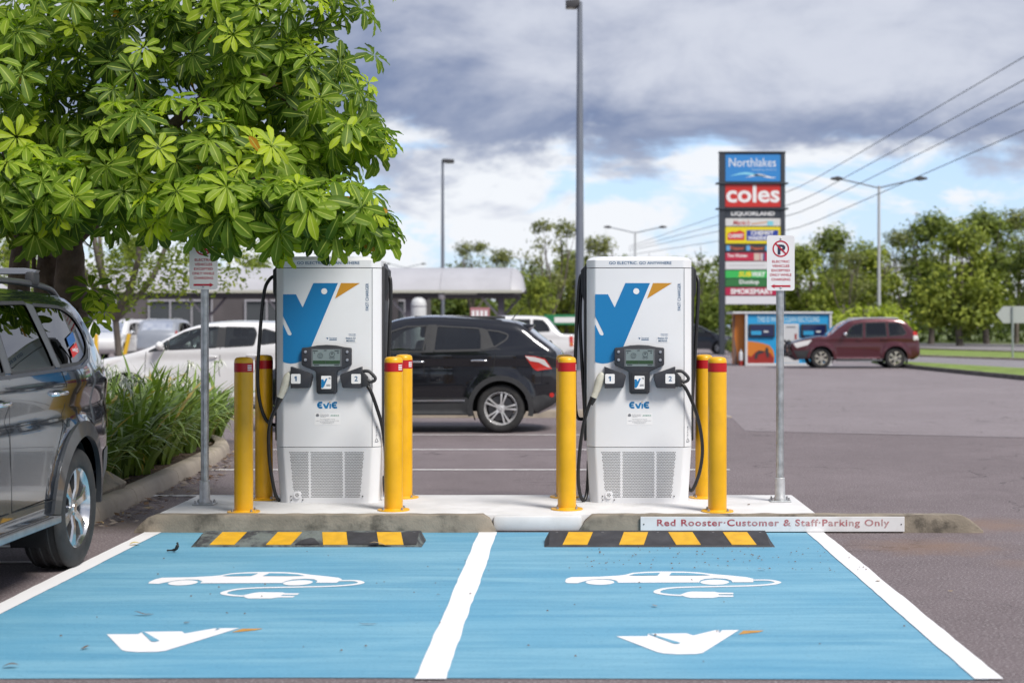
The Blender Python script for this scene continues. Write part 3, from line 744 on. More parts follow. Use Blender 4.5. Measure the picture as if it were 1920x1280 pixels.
    MB().sheet(rrect(*[cz(637, 0)[0], cz(712, 0)[0], cz(0, 1073)[1], cz(0, 976)[1]], .006), YB-.0535, plane='XZ').build('reader_sticker', LWHT, fr)
    mb = MB(); mb.sheet([cz(638, 1002), cz(652, 1002), cz(660, 1018), cz(672, 996), cz(684, 996), cz(662, 1050), cz(650, 1066), cz(638, 1066)], YB-.0547, plane='XZ'); mb.build('reader_print', LBLUE, fr)
    mb = MB(); mb.sheet([cz(688, 994), cz(706, 986), cz(705, 1004), cz(697, 996)], YB-.0547, plane='XZ')
    for q in (1040, 1048): mb.sheet([cz(676, q), cz(706, q), cz(706, q+4), cz(676, q+4)], YB-.0547, plane='XZ')
    mb.build('reader_print', LGRY, fr)
    # connector holsters
    hp = fillet([cz(413, 907), cz(413, 1068), cz(553, 1066), cz(575, 968)], [.004, .004, .014, .02], 3)
    h1 = MB().prism(hp, YB-.085, YB+.004, bev=.010).build('holster', CGR, root, smooth=35)
    hp2 = fillet([cz(940, 907), cz(777, 966), cz(800, 1066), cz(940, 1068)], [.004, .02, .014, .004], 3)
    h2 = MB().prism(hp2, YB-.085, YB+.004, bev=.010).build('holster', CGR, root, smooth=35)
    for h, a, n in ((h1, 417, '1'), (h2, 866, '2')):
        MB().sheet(rrect(*[cz(a, 0)[0], cz(a+71, 0)[0], cz(0, 1033)[1], cz(0, 961)[1]], .009), YB-.0862, plane='XZ').build('number_plate', LWHT, h)
        mb = MB()
        if n == '1': mb.sheet([cz(a+33, 1014), cz(a+43, 1014), cz(a+43, 978), cz(a+35, 978), cz(a+24, 986), cz(a+27, 993), cz(a+33, 989.5)], YB-.0875, plane='XZ')
        else: text(mb, n, cz(a+(29 if n == '1' else 24), 0)[0], cz(a+(42 if n == '1' else 48), 0)[0], cz(0, 1014)[1], cz(0, 978)[1], YB-.0875, bold=.015)
        mb.build('numeral', LNAVY, h)
    # connector 1: pale handle hanging left of holster 1
    c1 = cr([(*cz(424, 985), 0), (*cz(400, 972), 0), (*cz(380, 1000), 0), (*cz(364, 1050), 0), (*cz(345, 1105), 0), (*cz(326, 1148), 0)], 5)
    mb = MB(); mb.tube([(p.x, YB-.045-.02*i/len(c1), p.y) for i, p in enumerate(c1)], [.024 + .010*math.sin(min(1, i/len(c1)*1.3)*math.pi*.9) for i in range(len(c1))], 12)
    g1 = mb.build('connector', BEIGE, root, smooth=50); g1['label'] = 'pale connector handle in the left holster'
    a, b = cz(330, 1138), cz(308, 1190)
    MB().cyl((a[0], YB-.066, a[1]), (b[0], YB-.068, b[1]), .029, .020, 14).build('strain_relief', RUBC, g1, smooth=40)
    # connector 2: black gun with a loop grip
    mb = MB()
    mb.prism([cz(938, 935), cz(985, 985), cz(985, 1055), cz(938, 1060)], YB-.075, YB-.02, bev=.008)
    loop = cr([(*cz(945, 942), 0), (*cz(975, 940), 0), (*cz(1000, 948), 0), (*cz(1036, 985), 0), (*cz(1038, 1005), 0), (*cz(1022, 1018), 0), (*cz(1000, 1020), 0), (*cz(975, 1000), 0), (*cz(950, 965), 0)], 5)
    mb.tube([(p.x, YB-.048, p.y) for p in loop], .0135, 10)
    a, b = cz(968, 1015), cz(990, 1055)
    g2 = mb.build('connector', CGR2, root, smooth=40); g2['label'] = 'black connector gun in the right holster'
    MB().cyl((*(a[0], YB-.05), a[1]), (*(b[0], YB-.05), b[1]), .024, .019, 14).build('strain_relief', RUBC, g2, smooth=40)
    # cables: (px, py, local y) measured on the photograph
    cxp = 1199 if Xc > 0 else 614
    for pts in cables:
        P = cr([((a - cxp)/S4, c, (943 - b)/S4) for a, b, c in pts], 8)
        MB().tube(P, .0145, 10).build('cable', RUBC, root, smooth=60)
    return root
charger(Xat(614, 12.58), 'white fast charger shaded by the leafy branches', 'MD0022', [
    [(517, 528, .02), (506, 517, 0), (496, 524, -.03), (488, 545, -.05), (482, 600, -.06), (476, 690, -.06), (477, 740, -.05), (484, 776, -.03), (494, 795, .0), (508, 801, .06), (520, 800, .12)],
    [(524, 757, YB-.068), (513, 778, -.27), (506, 803, -.25), (503, 840, -.2), (505, 880, -.17), (512, 925, -.14), (519, 940, -.12), (523, 940, -.05)],
    [(512, 528, .08), (511, 600, .1), (512, 740, .12), (514, 800, .12)],
    [(716, 530, .0), (722, 519, -.02), (727, 524, -.03), (728, 560, -.04), (725, 640, -.04), (722, 720, -.02), (719, 790, .05)],
    [(718, 530, .04), (718, 525, .0), (715, 550, -.04), (708, 640, -.07), (704, 700, -.09), (706, 750, -.10), (713, 795, -.08), (718, 815, .0)],
    [(686, 716, -.27), (697, 733, -.28), (708, 765, -.26), (716, 800, -.2), (720, 850, -.12), (719, 900, -.08), (716, 926, -.02), (712, 900, .08)]])
charger(Xat(1199, 12.58), 'white fast charger standing by the lettered kerb board', 'MD0023', [
    [(1104, 526, .03), (1094, 515, .0), (1088, 520, -.02), (1084, 560, -.03), (1080, 640, -.02), (1078, 720, .02), (1081, 780, .06), (1092, 790, .1), (1102, 785, .12)],
    [(1104, 528, .08), (1096, 518, .04), (1091, 530, .0), (1088, 600, -.02), (1092, 690, -.02), (1096, 760, .0), (1099, 830, .06)],
    [(1108, 748, YB-.068), (1100, 772, -.28), (1093, 800, -.26), (1087, 845, -.22), (1084, 890, -.2), (1087, 925, -.17), (1094, 940, -.14), (1100, 930, -.10), (1103, 900, -.02), (1104, 870, .05)],
    [(1298, 530, .02), (1304, 518, .0), (1311, 519, -.02), (1313, 540, -.04), (1309, 620, -.05), (1304, 700, -.05), (1301, 760, -.03), (1300, 792, .02)],
    [(1299, 535, .06), (1303, 560, .02), (1300, 640, .0), (1298, 720, .0), (1297, 800, .06)],
    [(1274, 716, -.27), (1285, 728, -.28), (1300, 760, -.25), (1313, 800, -.18), (1319, 845, -.12), (1315, 885, -.08), (1305, 916, -.05), (1298, 924, -.02), (1293, 910, .04), (1291, 880, .1)]])

# ------------------------------------------------------------------ bollards
BYEL = M('bollard_yellow', (.70, .365, .002), .42, coat=.15, var=.07, vscale=4, dirt=(.40, .21, .01), dscale=7, damt=.18, rvar=.12)
BRED = M('band_red', (.42, .004, .008), .4)
BOLT = M('bolt_steel', (.42, .42, .43), .4, 1.)
def bollard_parts(root, turn):
    r = .0725
    mb = MB(); mb.lathe([(r, 0), (r, 1.165), (r-.002, 1.178), (r-.008, 1.190), (r-.02, 1.197), (.03, 1.201), (0, 1.202)], n=36); mb.build('post', BYEL, root, smooth=40)
    mb = MB(); mb.lathe([(.125, 0), (.126, .008), (.123, .011), (r+.008, .011), (r+.001, .018)], n=36); mb.build('flange', BYEL, root, smooth=35)
    mb = MB(); mb.lathe([(r+.0012, 1.085), (r+.0012, 1.155)], n=36); mb.f = mb.f[:36]; mb.m = mb.m[:36]; o = mb.build('red_band', BRED, root, smooth=60)
    mb = MB(); k = 5
    for z0, z1 in ((1.098, 1.106), (1.113, 1.124), (1.131, 1.139)):
        vs = []
        for i in range(k+1):
            a = R(turn - 15 + 30*i/k); vs += [((r+.0022)*math.cos(a), (r+.0022)*math.sin(a), z0), ((r+.0022)*math.cos(a), (r+.0022)*math.sin(a), z1)]
        mb.add(vs, [(2*i, 2*i+2, 2*i+3, 2*i+1) for i in range(k)])
    mb.build('band_stripe', LWHT, o)
    for a in (45, 135, 225, 315):
        x, y = .103*math.cos(R(a)), .103*math.sin(R(a))
        mb = MB(); mb.lathe([(.011, .011), (.011, .019), (.007, .021), (.006, .030), (0, .031)], (x, y, 0), 8); mb.build('bolt', BOLT, root)
for px, D, turn, lab in ((457, 11.98, -40, 'front yellow bollard at the cable side of the tree-shaded charger'), (738, 12.10, -38, 'front yellow bollard between the tree-shaded charger and the black hatchback'),
                      (1063, 12.16, -8, 'front yellow bollard on the black hatchback side of the charger by the board'), (1345, 12.02, 20, 'front yellow bollard nearest the parking sign above the lettered board'),
                      (495, 12.86, 40, 'rear yellow bollard half hidden by a hanging cable beside the lilies'), (757, 12.98, -35, 'rear yellow bollard peeking out behind its twin at the black hatchback doors'),
                      (1059, 13.02, 30, 'rear yellow bollard almost hidden behind its twin at the black hatchback tail'), (1320, 12.98, 35, 'rear yellow bollard beside the cables, in front of the pale driveway')):
    root = empty('bollard', (Xat(px, D), D, SZ), lab, 'bollard', 'yellow bollards around the chargers')
    bollard_parts(root, turn)

# ------------------------------------------------------------------ parking signs on posts
GALV = M('galvanised_steel', (.47, .49, .50), .42, .85, var=.22, vscale=14, rvar=.12)
SIGNW = M('sign_white', (.70, .70, .72), .4, var=.03, vscale=6)
SRED = M('sign_red', (.42, .006, .03), .45)
SDK = M('sign_navy', (.02, .025, .06), .5)
def psign(px, D, label, arrow, top):
    root = empty('parking_sign', (Xat(px, D), D, SZ), label, 'sign', 'parking signs on steel posts')
    MB().lathe([(.032, 0), (.032, top), (0, top+.004)], n=20).build('post', GALV, root, smooth=50)
    MB().lathe([(.050, .012), (.0505, .03), (.043, .045), (.041, .19), (.036, .195)], n=20).build('sleeve', M('galvanised_sleeve', (.52, .53, .54), .5, .6, var=.15, vscale=20), root, smooth=40)
    MB().bbox(-.085, .085, -.075, .075, 0, .012, .003).build('base_plate', GALV, root)
    for a in (-1, 1):
        for b in (-1, 1): MB().lathe([(.011, .012), (.011, .022), (.007, .024), (.007, .036), (0, .037)], (.065*a, .055*b, 0), 8).build('bolt', BOLT, root)
    z1 = top + .012; z0 = z1 - .452; w = .1135; y = -.046
    pl = MB().prism(rrect(-w, w, z0, z1, .022), y, y+.0035, bev=.0006).build('plate', SIGNW, root)
    MB().bbox(-.05, .05, y+.004, -.026, z1-.09, z1-.06, .003).build('bracket', GALV, root); MB().bbox(-.05, .05, y+.004, -.026, z0+.05, z0+.08, .003).build('bracket', GALV, root)
    y -= .001; zs = lambda v: z0 + (1067 - v)/(1067 - 663)*.452; xs = lambda u: (u - 592)/(693 - 490)*.227
    mb = MB(); c = (0, zs(761)); n = 32; r0, r1 = .0565, .0685; vs = []
    for i in range(n):
        a = 2*math.pi*i/n; vs += [(c[0]+r0*math.cos(a), y, c[1]+r0*math.sin(a)), (c[0]+r1*math.cos(a), y, c[1]+r1*math.sin(a))]
    mb.add(vs, [(2*i, 2*i+1, (2*i+3) % (2*n), (2*i+2) % (2*n)) for i in range(n)])
    p, q = Vector((-.044, .044)), Vector((.044, -.044)); t = Vector((.0045, .0045))
    mb.add([(c[0]+v.x, y-.0012, c[1]+v.y) for v in (p+t, p-t, q-t, q+t)], [(0, 1, 2, 3)])
    for s_, a, b, za, zb in (('ELECTRIC', 529, 656, 863, 845), ('VEHICLES', 529, 656, 896, 877), ('EXCEPTED', 524, 660, 928, 910), ('ONLY WHILE', 512, 670, 961, 942), ('CHARGING', 523, 662, 994, 975)):
        text(mb, s_, xs(a), xs(b), zs(za), zs(zb), y, bold=.018)
    s = arrow
    mb.sheet([(s*xs(663), zs(1041)), (s*xs(663), zs(1027)), (s*xs(545), zs(1027)), (s*xs(549), zs(1018)), (s*xs(519), zs(1034)), (s*xs(549), zs(1051)), (s*xs(545), zs(1041))], y, plane='XZ')
    mb.build('sign_lettering', SRED, pl)
    mb = MB(); text(mb, 'P', xs(569), xs(626), zs(803), zs(730), y-.0006, bold=.045); mb.build('parking_letter', SDK, pl)
    for v in (687, 1045): MB().lathe([(.008, 0), (.008, .003), (.004, .005), (0, .005)], (0, 0, 0), 10).build('rivet', BOLT, pl, loc=(0, y-.001, zs(v)), rot=(R(90), 0, 0))
psign(1462.5, 12.72, 'parking sign with a red arrow pointing to the lettered-board charger', 1, Zat(442, 12.72) - SZ - .012)
psign(384, 12.50, 'parking sign half covered by tree leaves above the lilies', -1, Zat(438, 12.50) - SZ - .012)

# ------------------------------------------------------------------ vehicles
def carglass(name, tint, refl=1.0, ior=1.75):
    m, t, b = _nodes(name); t.nodes.remove(b)
    tr = t.nodes.new('ShaderNodeBsdfTransparent'); tr.inputs[0].default_value = (*tint, 1)
    gl = t.nodes.new('ShaderNodeBsdfGlossy'); gl.inputs['Roughness'].default_value = .01; gl.inputs[0].default_value = (refl, refl, refl, 1)
    fr = t.nodes.new('ShaderNodeFresnel'); fr.inputs[0].default_value = ior
    mx = t.nodes.new('ShaderNodeMixShader'); t.links.new(fr.outputs[0], mx.inputs[0]); t.links.new(tr.outputs[0], mx.inputs[1]); t.links.new(gl.outputs[0], mx.inputs[2])
    t.links.new(mx.outputs[0], t.nodes['Material Output'].inputs['Surface']); return m
GL_CLEAR = carglass('clear_car_glass', (.50, .56, .54)); GL_DARK = carglass('tinted_car_glass', (.05, .055, .06)); GL_FILM = carglass('mirror_tint_glass', (.04, .045, .05), ior=2.6); GL_MID = carglass('smoked_car_glass', (.22, .25, .25))
def paint(name, col, metal=.3, rough=.3, flake=True):
    m = M(name, col, rough, metal, coat=1.0, var=.03, vscale=3); return m
PL = M('car_plastic', (.028, .029, .032), .6, var=.1, vscale=12)
PLG = M('grey_plastic', (.075, .08, .088), .5)
INT = M('car_interior', (.03, .03, .032), .75)
CHR = M('chrome', (.75, .76, .78), .12, 1.)
TYRE = M('tyre_rubber', (.020, .020, .021), .75, var=.25, vscale=14, dirt=(.05, .045, .04), dscale=8, damt=.5)
ALLOY = M('alloy', (.62, .62, .63), .32, .55, var=.08)
GAP = M('panel_gap', (.006, .006, .007), .7)
LR = M('lamp_red', (.45, .012, .006), .12, coat=1.0); LCL = M('lamp_clear', (.62, .60, .60), .1, coat=1.0); LAM = M('lamp_amber', (.55, .20, .02), .15, coat=1.)
PLATE = M('number_plate_white', (.68, .68, .66), .4)
DISC = M('brake_disc', (.14, .14, .145), .4, .9)

def pip(P, poly):
    poly = np.asarray(poly); x, y = P[:, 0], P[:, 1]; ins = np.zeros(len(P), bool); n = len(poly)
    for i in range(n):
        x1, y1 = poly[i]; x2, y2 = poly[(i+1) % n]
        c = ((y1 > y) != (y2 > y)) & (x < (x2-x1)*(y-y1)/((y2-y1) if y2 != y1 else 1e-9) + x1); ins ^= c
    return ins
def pdist(P, line, closed=False):
    L = np.asarray(line); A = L if closed else L[:-1]; B = np.roll(L, -1, 0) if closed else L[1:]
    d = np.full(len(P), 1e9)
    for a, b in zip(A, B):
        ab = b-a; q = max(ab@ab, 1e-12); t = np.clip(((P-a)@ab)/q, 0, 1); d = np.minimum(d, np.hypot(*(P - (a + t[:, None]*ab)).T))
    return d
def fill2d(outer, holes, res):
    outer = np.asarray(outer, float); pts = [tuple(p) for p in outer]; edges = [(i, (i+1) % len(outer)) for i in range(len(outer))]
    for h in holes:
        o = len(pts); pts += [tuple(p) for p in h]; edges += [(o+i, o+(i+1) % len(h)) for i in range(len(h))]
    lo, hi = outer.min(0), outer.max(0)
    gx, gz_ = np.meshgrid(np.arange(lo[0]+res/2, hi[0], res), np.arange(lo[1]+res/2, hi[1], res)); g = np.c_[gx.ravel(), gz_.ravel()]
    if len(g):
        k = pip(g, outer)
        for h in holes: k &= ~pip(g, h)
        g = g[k]
        if len(g):
            d = pdist(g, outer, True)
            for h in holes: d = np.minimum(d, pdist(g, h, True))
            g = g[d > res*.45]
    pts += [tuple(p) for p in g]
    v, e, f, *_ = delaunay_2d_cdt([Vector(p) for p in pts], edges, [], 0, 1e-7)
    V = np.array([(p.x, p.y) for p in v]); F = np.array([list(q) for q in f if len(q) == 3])
    C = V[F].mean(1); k = pip(C, outer)
    for h in holes: k &= ~pip(C, h)
    F = F[k]
    a, b, c = V[F[:, 0]], V[F[:, 1]], V[F[:, 2]]; ar = (b[:, 0]-a[:, 0])*(c[:, 1]-a[:, 1]) - (b[:, 1]-a[:, 1])*(c[:, 0]-a[:, 0])
    F[ar < 0] = F[ar < 0][:, ::-1]
    return V, F[np.abs(ar) > 1e-9]

class Car:
    def __init__(s, name, label, cat, spec, loc, rz, paint_mat, group=None, res=.055):
        s.sp = spec; s.res = res; s.paint = paint_mat; L = spec['L']
        s.root = empty(name, loc, label, cat, group, rz)
        top = spec['top']; s.out = []; s.tags = []
        k = 4; P = [Vector((a, b, 0)) for a, b, _ in top]
        sm = cr(P, k)
        for i, p in enumerate(sm):
            s.out.append((p.x, p.y)); s.tags.append(top[min(i//k, len(top)-1)][2])
        s.wx = spec['wx']; s.wr = spec['wr']; s.ar = spec.get('ar', s.wr+.05); sill = spec['sill']
        bot = []
        for xw in reversed(s.wx):
            th = math.degrees(math.asin((s.wr - sill)/s.ar)); n = 22
            for i in range(n+1):
                a = R(-th + (180+2*th)*i/n); bot.append((xw + s.ar*math.cos(a), s.wr + s.ar*math.sin(a)))
        s.poly = s.out + bot
    def w(s, P):
        sp = s.sp; x, z = P[:, 0], P[:, 1]; L = sp['L']; zb = sp['zb']; hw = sp['hw']
        t = (x - L/2)/(L/2)
        pf, pr, t0 = sp.get('tf', .13), sp.get('tr', .09), sp.get('t0', .45)
        a = np.clip((np.abs(t)-t0)/(1-t0), 0, 1.2)**2.3
        pl = 1 - np.where(t < 0, pf, pr)*a
        lowz = np.clip((zb*.62 - z)/(zb*.62), 0, 1); v = 1 - .055*lowz**1.6
        v = v - sp.get('tm', .3)*np.clip(z - zb, 0, 2) - .010*np.exp(-((z - zb*.80)/.055)**2)*sp.get('crease', 1)
        v = v + .008*np.exp(-((z - (zb-.09))/.05)**2)*sp.get('crease', 1)
        y = hw*pl*v
        d = pdist(P, s.out); y = y - .045*np.clip(1 - d/.09, 0, 1)**2
        for xw in s.wx:
            r = np.hypot(x-xw, z-s.wr); y = y + sp.get('flare', .02)*np.clip(1 - np.abs(r - s.ar - .03)/.11, 0, 1)**1.0*(z > .1)
        return y
    def body(s, holes=None, mat=None, roof=None):
        holes = holes or []; sp = s.sp
        V, F = fill2d(s.poly, holes, s.res); y = s.w(V); mb = MB()
        n = len(V)
        vs = [(V[i, 0], -y[i], V[i, 1]) for i in range(n)]; mb.add(vs, [tuple(f) for f in F], 0)
        mb.add([(a, -b, c) for a, b, c in vs], [tuple(f[::-1]) for f in F], 0)
        mats = [s.paint, sp.get('mw', GL_MID), sp.get('mr', s.paint), sp.get('mg', GL_DARK)]
        idx = {'b': 0, 'w': 1, 'r': 2, 'g': 3}
        O = np.array(s.out); ye = s.w(O); U = np.linspace(-1, 1, 13)
        tn = np.gradient(O, axis=0); tn /= np.linalg.norm(tn, axis=1)[:, None]+1e-9; nx, nz = -tn[:, 1], tn[:, 0]
        up = np.clip(nz, 0, 1); bulge = .035*up + .11*(1-up)*np.clip((O[:, 1]-.15)/.35, .2, 1)
        strip = []
        for i in range(len(O)):
            c = 1 - np.abs(U)**2.4
            strip.append([(O[i, 0] + nx[i]*bulge[i]*c[j], U[j]*ye[i], O[i, 1] + nz[i]*bulge[i]*c[j]) for j in range(len(U))])
        m = len(U)
        mb2 = {0: mb, 1: MB(), 2: mb, 3: MB()}
        for i in range(len(O)-1):
            k = idx[s.tags[i]]
            if k in (1, 3):
                # glass strip keeps a painted pillar at each edge
                mb.add(strip[i] + strip[i+1], [(0, 1, m+1, m), (m-2, m-1, 2*m-1, 2*m-2)], 0)
                mb2[k].add(strip[i] + strip[i+1], [(j, j+1, m+j+1, m+j) for j in range(1, m-2)], 0)
            else: mb.add(strip[i] + strip[i+1], [(j, j+1, m+j+1, m+j) for j in range(m-1)], k)
        bd = mb.build('body', [s.paint, GL_MID, sp.get('mr', s.paint)], s.root, smooth=48, merge=.0006)
        if mb2[1].v: mb2[1].build('windscreen', sp.get('mw', GL_MID), s.root, smooth=60, merge=.0006)
        if mb2[3].v: mb2[3].build('rear_window', sp.get('mg', GL_DARK), s.root, smooth=60, merge=.0006)
        # underside, wheel housings, cabin
        hw = sp['hw']; mb = MB(); mb.box(.25, sp['L']-.25, -hw+.29, hw-.29, sp['sill']+.04, sp['zb']-.28)
        mb.box(s.wx[0]+s.ar+.02, s.wx[1]-s.ar-.02, -hw+.10, hw-.10, sp['sill']+.02, sp['sill']+.10)
        for xw in s.wx:
            for sd in (-1, 1):
                vs = []; n = 14
                for i in range(n+1):
                    a = R(-25 + 230*i/n); q = (xw + (s.ar+.004)*math.cos(a), s.wr + (s.ar+.004)*math.sin(a)); vs += [(q[0], sd*(hw-.30), q[1]), (q[0], sd*(hw*(.955)-.03), q[1])]
                mb.add(vs, [(2*i, 2*i+1, 2*i+3, 2*i+2) for i in range(n)])
        mb.build('underbody', GAP, s.root)
        mb = MB(); xs = sp['seats']
        for i, x in enumerate(xs):
            zz = sp['zb'] - .42
            for yc in ((-.36, .36) if i == 0 else (-.42, 0, .42)):
                w2 = .24 if i == 0 else .2
                mb.bbox(x-.30, x+.22, yc-w2, yc+w2, zz-.12, zz+.06, .05)
                mb.bbox(-.07, .07, -w2, w2, 0, .58, .05, M4=Matrix.Translation((x+.24, yc, zz)) @ Matrix.Rotation(R(12), 4, 'Y'))
                mb.bbox(-.05, .05, -.13, .13, 0, .19, .04, M4=Matrix.Translation((x+.37, yc, zz+.61)) @ Matrix.Rotation(R(8), 4, 'Y'))
        x = xs[0]; mb.bbox(x-.95, x-.52, -hw*.8, hw*.8, sp['zb']-.4, sp['zb']-.02, .05)
        mb.lathe([(.17, -.012), (.185, 0), (.17, .012)], (0, 0, 0), 18, close=True)
        k = 18*3
        Mx = Matrix.Translation((x-.42, .36, sp['zb']+.0)) @ Matrix.Rotation(R(-65), 4, 'Y')
        for j in range(len(mb.v)-k, len(mb.v)): mb.v[j] = tuple(Mx @ Vector(mb.v[j]))
        mb.build('interior', INT, s.root, smooth=40)
        return bd
    def patch(s, poly, name, mat, off=.004, both=True, parent=None, res=None, smooth=60):
        V, F = fill2d(poly, [], res or s.res); y = s.w(V) + off; objs = []
        for sd in ((-1, 1) if both else (-1,)):
            mb = MB(); mb.add([(V[i, 0], sd*y[i], V[i, 1]) for i in range(len(V))], [tuple(f) if sd < 0 else tuple(f[::-1]) for f in F]); objs.append(mb.build(name, mat, parent or s.root, smooth=smooth))
        return objs
    def ribbon(s, pts, wd, name, mat, off=.003, closed=False, parent=None, both=True, thick=0, joined=True):
        P = [Vector((a, b)) for a, b in pts]; n = len(P); l = []; r = []
        for i in range(n):
            a = P[(i-1) % n] if closed or i > 0 else P[0]; b = P[(i+1) % n] if closed or i < n-1 else P[-1]
            d = (b-a).normalized(); q = Vector((-d.y, d.x))*wd/2; l.append(tuple(P[i]+q)); r.append(tuple(P[i]-q))
        A = np.array(l + r); y = s.w(A) + off; out = []
        for sd in ((-1, 1) if both else (-1,)):
            mb = MB(); vs = [(A[i, 0], sd*y[i], A[i, 1]) for i in range(2*n)]; m = n if closed else n-1
            mb.add(vs, [(i, (i+1) % n, n + (i+1) % n, n + i) for i in range(m)])
            if thick:
                vi = [(A[i, 0], sd*(y[i]-thick), A[i, 1]) for i in range(2*n)]
                mb.add(vs + vi, [(i, 2*n+i, 2*n+(i+1) % n, (i+1) % n) for i in range(m)] + [(n+i, n+(i+1) % n, 3*n+(i+1) % n, 3*n+i) for i in range(m)])
            out.append(mb.build(name, mat, parent or s.root, smooth=50, merge=.0002))
        return out
    def windows(s, polys, mats, trim=True):
        for p, m in zip(polys, mats):
            for o in s.patch(p, 'side_window', m, -.006):
                pass
            if trim: s.ribbon(p, .022, 'window_trim', PL, .002, closed=True)
    def handle(s, x, z, mat, wd=.2):
        for sd in (-1, 1):
            y = float(s.w(np.array([[x, z]]))[0])
            mb = MB(); P = [(x-wd/2, sd*(y-.005), z), (x-wd/2+.02, sd*(y+.028), z+.004), (x, sd*(y+.036), z+.006), (x+wd/2-.02, sd*(y+.028), z+.004), (x+wd/2, sd*(y-.005), z)]
            mb.tube(cr(P, 4), .0145, 8); mb.build('door_handle', mat, s.root, smooth=60)
    def mirror(s, x, z, mat):
        for sd in (-1, 1):
            y = float(s.w(np.array([[x, z]]))[0])
            bm = bmesh.new(); bmesh.ops.create_uvsphere(bm, u_segments=14, v_segments=10, radius=1)
            for v in bm.verts: v.co = Vector((x + v.co.x*.075 - .02, sd*(y + .115) + v.co.y*.115, z + .06 + v.co.z*.08))
            mb = MB(); mb.addbm(bm); mb.bbox(x-.02, x+.04, *sorted((sd*(y-.02), sd*(y+.06))), z-.02, z+.03, .01); mb.build('wing_mirror', mat, s.root, smooth=60)
    def wheels(s, rim, spokes=5, rimmat=None, style='wide', width=.235, rx=None):
        r = s.wr; wm = MB(); h = width/2; ri = rim
        prof = [(ri, -h*.82), (ri+.012, -h*.95), (ri+.03, -h), (r-.055, -h*1.02), (r-.022, -h*.97), (r-.008, -h*.86), (r-.001, -h*.74)]
        for g in (-.5, 0, .5): prof += [(r, h*g-.024), (r-.008, h*g-.018), (r-.008, h*g+.018-.0), (r, h*g+.024)] if True else []
        prof += [(r-.001, h*.74), (r-.008, h*.86), (r-.022, h*.97), (r-.055, h*1.02), (ri+.03, h), (ri, h*.82)]
        wm.lathe([(a, b) for a, b in prof], n=40, axis='Y'); wm.f = [f for f in wm.f if len(f) <= 4]; wm.m = [0]*len(wm.f); tyre = wm.mesh('tyre', TYRE, smooth=40)
        mb = MB()
        mb.lathe([(ri, h*.8), (ri-.015, h*.3), (ri-.03, -h*.3), (ri-.012, -h*.72), (ri+.004, -h*.93), (ri+.012, -h*.90)], n=40, axis='Y'); mb.f = mb.f[:-1] if len(mb.f[-1]) > 4 else mb.f
        mb.f = [f for f in mb.f if len(f) <= 4]; mb.m = [0]*len(mb.f)
        mb.lathe([(.0, -h*.80), (.03, -h*.80), (.033, -h*.74), (.062, -h*.70), (.07, -h*.5)], n=20, axis='Y')
        def spoke(a, w0, w1, off=0.0, y0=-h*.72, y1=-h*.84):
            ca, sa = math.cos(a), math.sin(a); sec = []
            for rr, ww, yy in ((.05, w0, y0), (ri*.5, w0*.85, (y0+y1)/2-.008), (ri*.8, (w0*.3+w1*.7), y1), (ri-.004, w1*1.25, y1+.004)):
                o = off*(rr/ri)
                for t, dy in ((-1, .012), (-.75, 0), (.75, 0), (1, .012), (.8, .05), (-.8, .05)):
                    u = ww/2*t + o; sec.append((rr*ca - u*sa, yy + dy, rr*sa + u*ca))
            mb.add(sec, [(k*6+i, k*6+(i+1) % 6, (k+1)*6+(i+1) % 6, (k+1)*6+i) for k in range(3) for i in range(6)] + [(18, 19, 20, 21, 22, 23)])
        for i in range(spokes):
            a = 2*math.pi*(i+.25)/spokes
            if style == 'wide': spoke(a, .062, .10)
            elif style == 'twin': spoke(a-.16, .03, .034); spoke(a+.16, .03, .034)
            else: spoke(a, .034, .05)
        rimm = mb.mesh('rim', rimmat or ALLOY, smooth=35)
        mb = MB(); mb.lathe([(ri-.04, .01), (ri-.05, 0), (.0, -.005)], n=28, axis='Y'); disc = mb.mesh('brake_disc', DISC, smooth=30)
        for x in s.wx:
            for sd in (-1, 1):
                y = s.sp['hw']*(.955) - width/2 - s.sp.get('win', .0)
                e = bpy.data.objects.new('wheel', None); COL.objects.link(e); e.parent = s.root; e.location = (x, sd*y, r); e.rotation_euler = (0, R(17*x*sd), 0 if sd < 0 else math.pi); e.empty_display_size = .1
                link('tyre', tyre, e); link('rim', rimm, e); link('brake_disc', disc, e)
    def box(s, name, mat, a, r=.01, parent=None):
        return MB().bbox(*a, r).build(name, mat, parent or s.root, smooth=40)

# ---- black hatchback (side on, behind the chargers)
def q(px, py): return ((px-488)/129, (812-py)/129)
top = [(.16, .24, 'b'), (.04, .40, 'b'), (.0, .60, 'b'), (.04, .78, 'b'), (.15, .91, 'b'), (.40, 1.0, 'b'), (.75, 1.07, 'b'), (1.10, 1.12, 'w'), (1.48, 1.37, 'w'), (1.82, 1.575, 'r')] + \
      [(*q(a, b), t) for a, b, t in ((745, 601, 'r'), (770, 597, 'r'), (808, 595, 'r'), (873, 597, 'r'), (938, 602, 'r'), (976, 610, 'g'), (1008, 634, 'g'), (1036, 655, 'b'), (1044, 668, 'b'), (1046, 700, 'b'), (1047, 732, 'b'), (1042, 755, 'b'), (1006, 776, 'b'))]
BLK = paint('black_paint', (.010, .011, .016), .5, .2)
c = Car('black_hatchback', 'glossy black hatchback parked side on between the chargers', 'car', dict(L=4.33, hw=.90, zb=1.19, tm=.33, top=top, sill=.26, wx=[.86, q(938, 0)[0]], wr=.352, ar=.415, seats=[1.95, 2.85], flare=.03, mg=GL_MID), (q(488, 0)[0] + Xat(488, 22.46), 22.46 + .90, .004), 0, BLK, res=.05)
